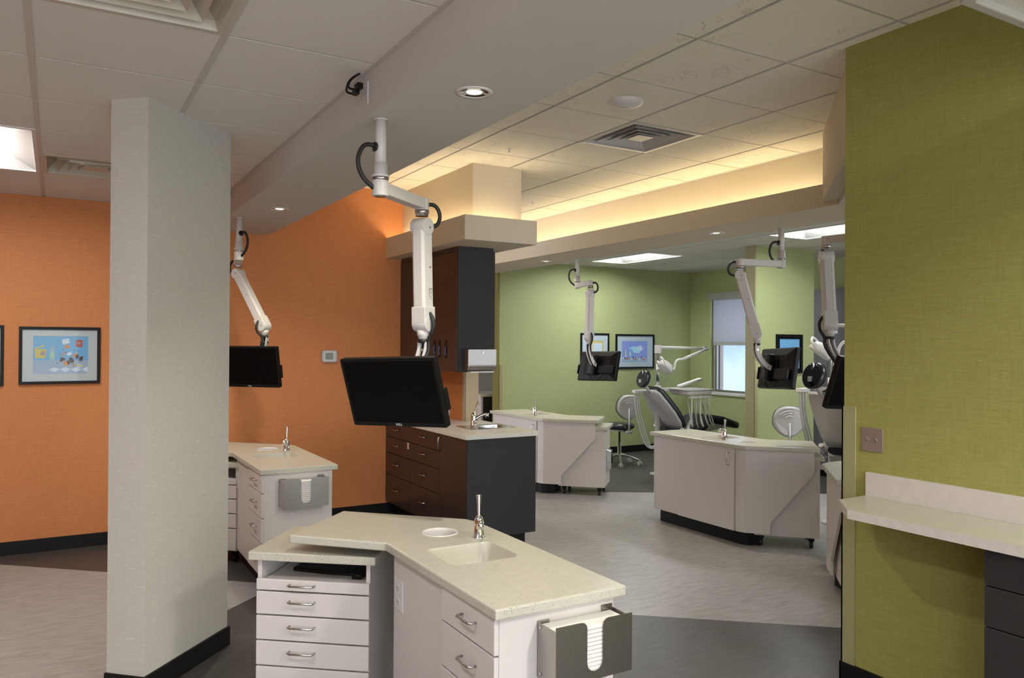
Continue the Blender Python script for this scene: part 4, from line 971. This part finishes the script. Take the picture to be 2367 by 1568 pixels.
# ================================================================== DENTAL CHAIRS
def dental(loc, lab, dz=0., hx=0., hy=0.):
    """head at -x, feet at +x, local origin under the seat"""
    T = thing('dental_chair', lab, 'dental chair', loc, 0, 'reclined dental chairs with black upholstery')
    m = MB(); m.prism(rrect(-.35, .45, -.24, .24, .12, 6), 0, .05); m.build('base_plate', M_GREYPL, T, bev=.01)
    m = MB(); m.loft([[(-.16, -.10, .05), (.2, -.10, .05), (.2, .10, .05), (-.16, .10, .05)], [(-.05, -.09, .47 + dz), (.22, -.09, .47 + dz), (.22, .09, .47 + dz), (-.05, .09, .47 + dz)]], smooth=False)
    m.build('lift_column', M_GREYPL, T, bev=.01)
    Z_ = lambda z: z + dz
    def slab(path, w, th, name, mtl, off=0., taper=None, bev=.02):
        """path of (x, z); slab below the path with thickness th, widths w"""
        secs = []
        for i, (x, z) in enumerate(path):
            a = path[max(i - 1, 0)]; b = path[min(i + 1, len(path) - 1)]; dx, dzz = b[0] - a[0], b[1] - a[1]; l = math.hypot(dx, dzz); nx, nz = -dzz / l, dx / l
            ww = w if taper is None else taper[i]; t = th if i not in (0, len(path) - 1) else th * .7
            ring = []
            for q, e in ((-1, 0), (-.96, 1), (-.6, 1.12), (0, 1.0), (.6, 1.12), (.96, 1), (1, 0), (.92, -1), (0, -1.05), (-.92, -1)):
                ring.append((x + nx * (off + t / 2 * e), q * ww, Z_(z + nz * (off + t / 2 * e))))
            secs.append(ring)
        return MB().loft(secs).build(name, mtl, T)
    # seat and leg rest
    slab([(-.36, .56), (-.15, .555), (.02, .60), (.10, .68), (.17, .70), (.32, .675), (.50, .62), (.62, .585), (.66, .565)], .22, .075, 'seat_cushion', M_LEATH, taper=[.2, .22, .23, .23, .23, .22, .20, .18, .15])
    m = MB(); m.loft([[(-.40, -.17, Z_(.53)), (.02, -.17, Z_(.55)), (.02, -.17, Z_(.47)), (-.38, -.17, Z_(.46))], [(-.40, .17, Z_(.53)), (.02, .17, Z_(.55)), (.02, .17, Z_(.47)), (-.38, .17, Z_(.46))]], smooth=False)
    m.build('seat_frame', M_GREYPL, T, bev=.012)
    m = MB(); m.loft([[(.02, -.15, Z_(.57)), (.13, -.15, Z_(.65)), (.45, -.13, Z_(.585)), (.42, -.13, Z_(.555)), (.15, -.15, Z_(.53))], [(.02, .15, Z_(.57)), (.13, .15, Z_(.65)), (.45, .13, Z_(.585)), (.42, .13, Z_(.555)), (.15, .15, Z_(.53))]], smooth=False)
    m.build('leg_frame', M_GREYPL, T, bev=.01)
    # back: grey shell with black cushion on its upper side
    bp = [(-.70, 1.055), (-.66, 1.02), (-.58, .92), (-.48, .79), (-.40, .67), (-.36, .60)]
    tp = [.12, .155, .19, .225, .235, .215]
    slab(bp, .2, .055, 'back_cushion', M_LEATH, off=.045, taper=[v * 1.06 for v in tp])
    slab(bp, .2, .035, 'back_shell', M_GREYPL, off=0, taper=tp)
    for s_ in (-1, 1):
        MB().tube([(-.40, s_ * .235, Z_(.60)), (-.33, s_ * .26, Z_(.52)), (-.30, s_ * .25, Z_(.62)), (-.26, s_ * .26, Z_(.70))], .022, 12, 2).build('armrest', M_GREYPL, T)
    # headrest: double pad on a stem
    MB().tube([(-.69, 0, Z_(1.03)), (-.745, 0, Z_(1.10)), (-.765, 0, Z_(1.16))], .02, 10).build('headrest_stem', M_GREYPL, T)
    def pad(rx):
        p = []
        for i in range(30):
            t_ = PI / 2 + 2 * PI * i / 30; x = math.cos(t_); z = math.sin(t_)
            zz_ = z * .105 - (.055 if abs(x) < .18 and z > 0 else 0)
            p.append((x * .095, zz_))
        return [(-.775 + rx[0] * 1 + z * .22, x * rx[1], Z_(1.195) + z * rx[1]) for x, z in p]
    MB().loft([pad((-.045, .88)), pad((-.03, 1.0)), pad((.015, 1.0)), pad((.035, .8))]).build('headrest', M_LEATH, T)
    MB().box(-.85, -.815, -.012, .012, Z_(1.15), Z_(1.19)).build('headrest_catch', M_GREYPL, T, bev=.003)
    # assistant holder with hanging tubes on the far side
    HX = Matrix.Translation((hx, hy, 0))
    MB(HX).box(-1.0, -.86, .10, .16, Z_(1.02), Z_(1.055)).box(-.88, -.78, .12, .15, Z_(1.03), Z_(1.045)).build('tubing_holder', M_WPL, T, bev=.006)
    MB().tube([(-.80 + hx, .135 + hy, Z_(1.035)), (-.60 + hx * .7, .20 + hy * .6, Z_(.80)), (-.35, .22, Z_(.50))], .012, 10, 2).build('holder_arm', M_GREYPL, T)
    for k in range(3):
        MB(HX).tube([(-.985 + k * .035, .13, Z_(1.02)), (-.98 + k * .03, .12, Z_(.80)), (-.90 + k * .04, .10, Z_(.50)), (-.84 + k * .03, .08, Z_(.36)), (-.74, .05, Z_(.33) + .02 * k), (-.62, .04, Z_(.42))], .0085, 10, 2).build('suction_hose', M_GREYPL, T)
    return T
def unit(loc, lab1, lab2, dz=0., rz=0.):
    """instrument unit with tray and lamp beside the chair"""
    T = thing('instrument_unit', lab1, 'dental unit', loc, rz, 'dental instrument units beside the chairs')
    Z_ = lambda z: z + dz
    MB().cyl((0, 0, 0), (0, 0, Z_(.92)), .032, n=24).lathe([(.09, 0), (.09, .02), (.034, .03)], n=28).build('floor_post', M_GREYPL, T)
    MB().cyl((0, 0, Z_(.92)), (0, 0, Z_(1.10)), .040, n=24).build('white_sleeve', M_WPL, T)
    MB().box(.0, .72, -.02, .02, Z_(1.03), Z_(1.07)).build('unit_arm', M_WPL, T, bev=.006)
    MB().loft([[(.34, -.05, Z_(1.075)), (.34, .03, Z_(1.075)), (.34, .03, Z_(1.10)), (.34, -.05, Z_(1.10))], [(.70, -.05, Z_(1.15)), (.70, .03, Z_(1.15)), (.70, .03, Z_(1.185)), (.70, -.05, Z_(1.185))]], smooth=False).build('lift_arm', M_WPL, T, bev=.006)
    MB().loft([[(.10, -.42, Z_(1.0)), (.46, -.42, Z_(1.0)), (.46, -.14, Z_(1.0)), (.10, -.14, Z_(1.0))], [(.07, -.46, Z_(1.055)), (.50, -.46, Z_(1.055)), (.50, -.12, Z_(1.055)), (.07, -.12, Z_(1.055))]], smooth=False).build('instrument_head', M_WPL, T, bev=.012)
    MB().prism(rrect(.05, .53, -.47, -.12, .03, 4), Z_(1.058), Z_(1.072)).build('tray', M_GREYPL, T, bev=.003)
    MB().tube([(.30, -.28, Z_(1.02)), (.32, -.1, Z_(1.02)), (.34, 0, Z_(1.05))], .018, 10, 1).build('head_link', M_GREYPL, T)
    MB().box(.10, .46, -.475, -.43, Z_(.965), Z_(.99)).build('handpiece_rail', M_GREYPL, T, bev=.004)
    for k in range(5):
        x = .14 + k * .07
        MB().tube([(x, -.455, Z_(1.0)), (x, -.455, Z_(.93)), (x + .01, -.44, Z_(.72 - .02 * (k % 3))), (x + .05 + .02 * k, -.42, Z_(.60)), (x + .08 + .02 * k, -.36, Z_(.66)), (x + .07, -.30, Z_(.96))], .0065, 8, 2).build('handpiece_hose', M_GREYPL if k % 2 else M_WPL, T)
    Lp = thing('operating_lamp', lab2, 'lamp', loc, rz, 'white dental operating lamps on jointed arms')
    O_ = lambda x, y, z: (x, y, Z_(z))
    MB().cyl(O_(0, 0, 1.10), O_(0, 0, 1.54), .020, n=24).build('pole', M_CHROME, Lp)
    MB().cyl(O_(0, 0, 1.50), O_(0, 0, 1.60), .042, n=28).build('pivot_cap', M_WPL, Lp, bev=.004)
    MB().tube([O_(.03, 0, 1.573), O_(.40, -.03, 1.567), O_(.72, -.05, 1.560)], .017, 12).build('upper_arm', M_WPL, Lp)
    MB().box(.70, .755, -.085, -.035, Z_(1.53), Z_(1.585)).build('joint', M_GREYPL, Lp, bev=.006)
    MB().tube([O_(.73, -.10, 1.555), O_(.40, -.22, 1.49), O_(.12, -.32, 1.435)], .017, 12).build('lower_arm', M_WPL, Lp)
    MB().tube([O_(.12, -.32, 1.435), O_(.02, -.33, 1.43), O_(-.02, -.33, 1.38), O_(-.03, -.33, 1.30), O_(-.09, -.33, 1.33)], .013, 12, 2).build('yoke', M_WPL, Lp)
    hd = MB(Matrix.Translation(O_(-.17, -.33, 1.345)) @ Matrix.Rotation(rad(38), 4, 'Y'))
    hd.loft([[(.10 * math.cos(2 * PI * i / 20) * k, .085 * math.sin(2 * PI * i / 20) * k, z) for i in range(20)] for k, z in ((.45, .06), (.8, .045), (1, .0), (1.02, -.03), (.9, -.035))])
    hd.build('lamp_head', M_WPL, Lp, bev=.0)
    MB().tube([O_(-.20, -.40, 1.34), O_(-.27, -.42, 1.42), O_(-.24, -.33, 1.47), O_(-.18, -.25, 1.43), O_(-.15, -.25, 1.35)], .010, 10, 2).build('grip', M_WPL, Lp)
dental((6.88, 7.30, 0), 'dental chair in full view before the green corner, beside the far window', 0, .17, 0)
unit((6.42, 7.42, 0), 'white instrument unit with tray and hoses at the farther dental chair', 'white operating lamp over the farther dental chair')
dental((5.93, 4.10, 0), 'dental chair partly hidden behind the near green wall', .18, .70, .42)
unit((6.07, 4.64, 0), 'instrument unit at the dental chair behind the near green wall', 'white operating lamp at the chair behind the near green wall', .22, rad(-40))
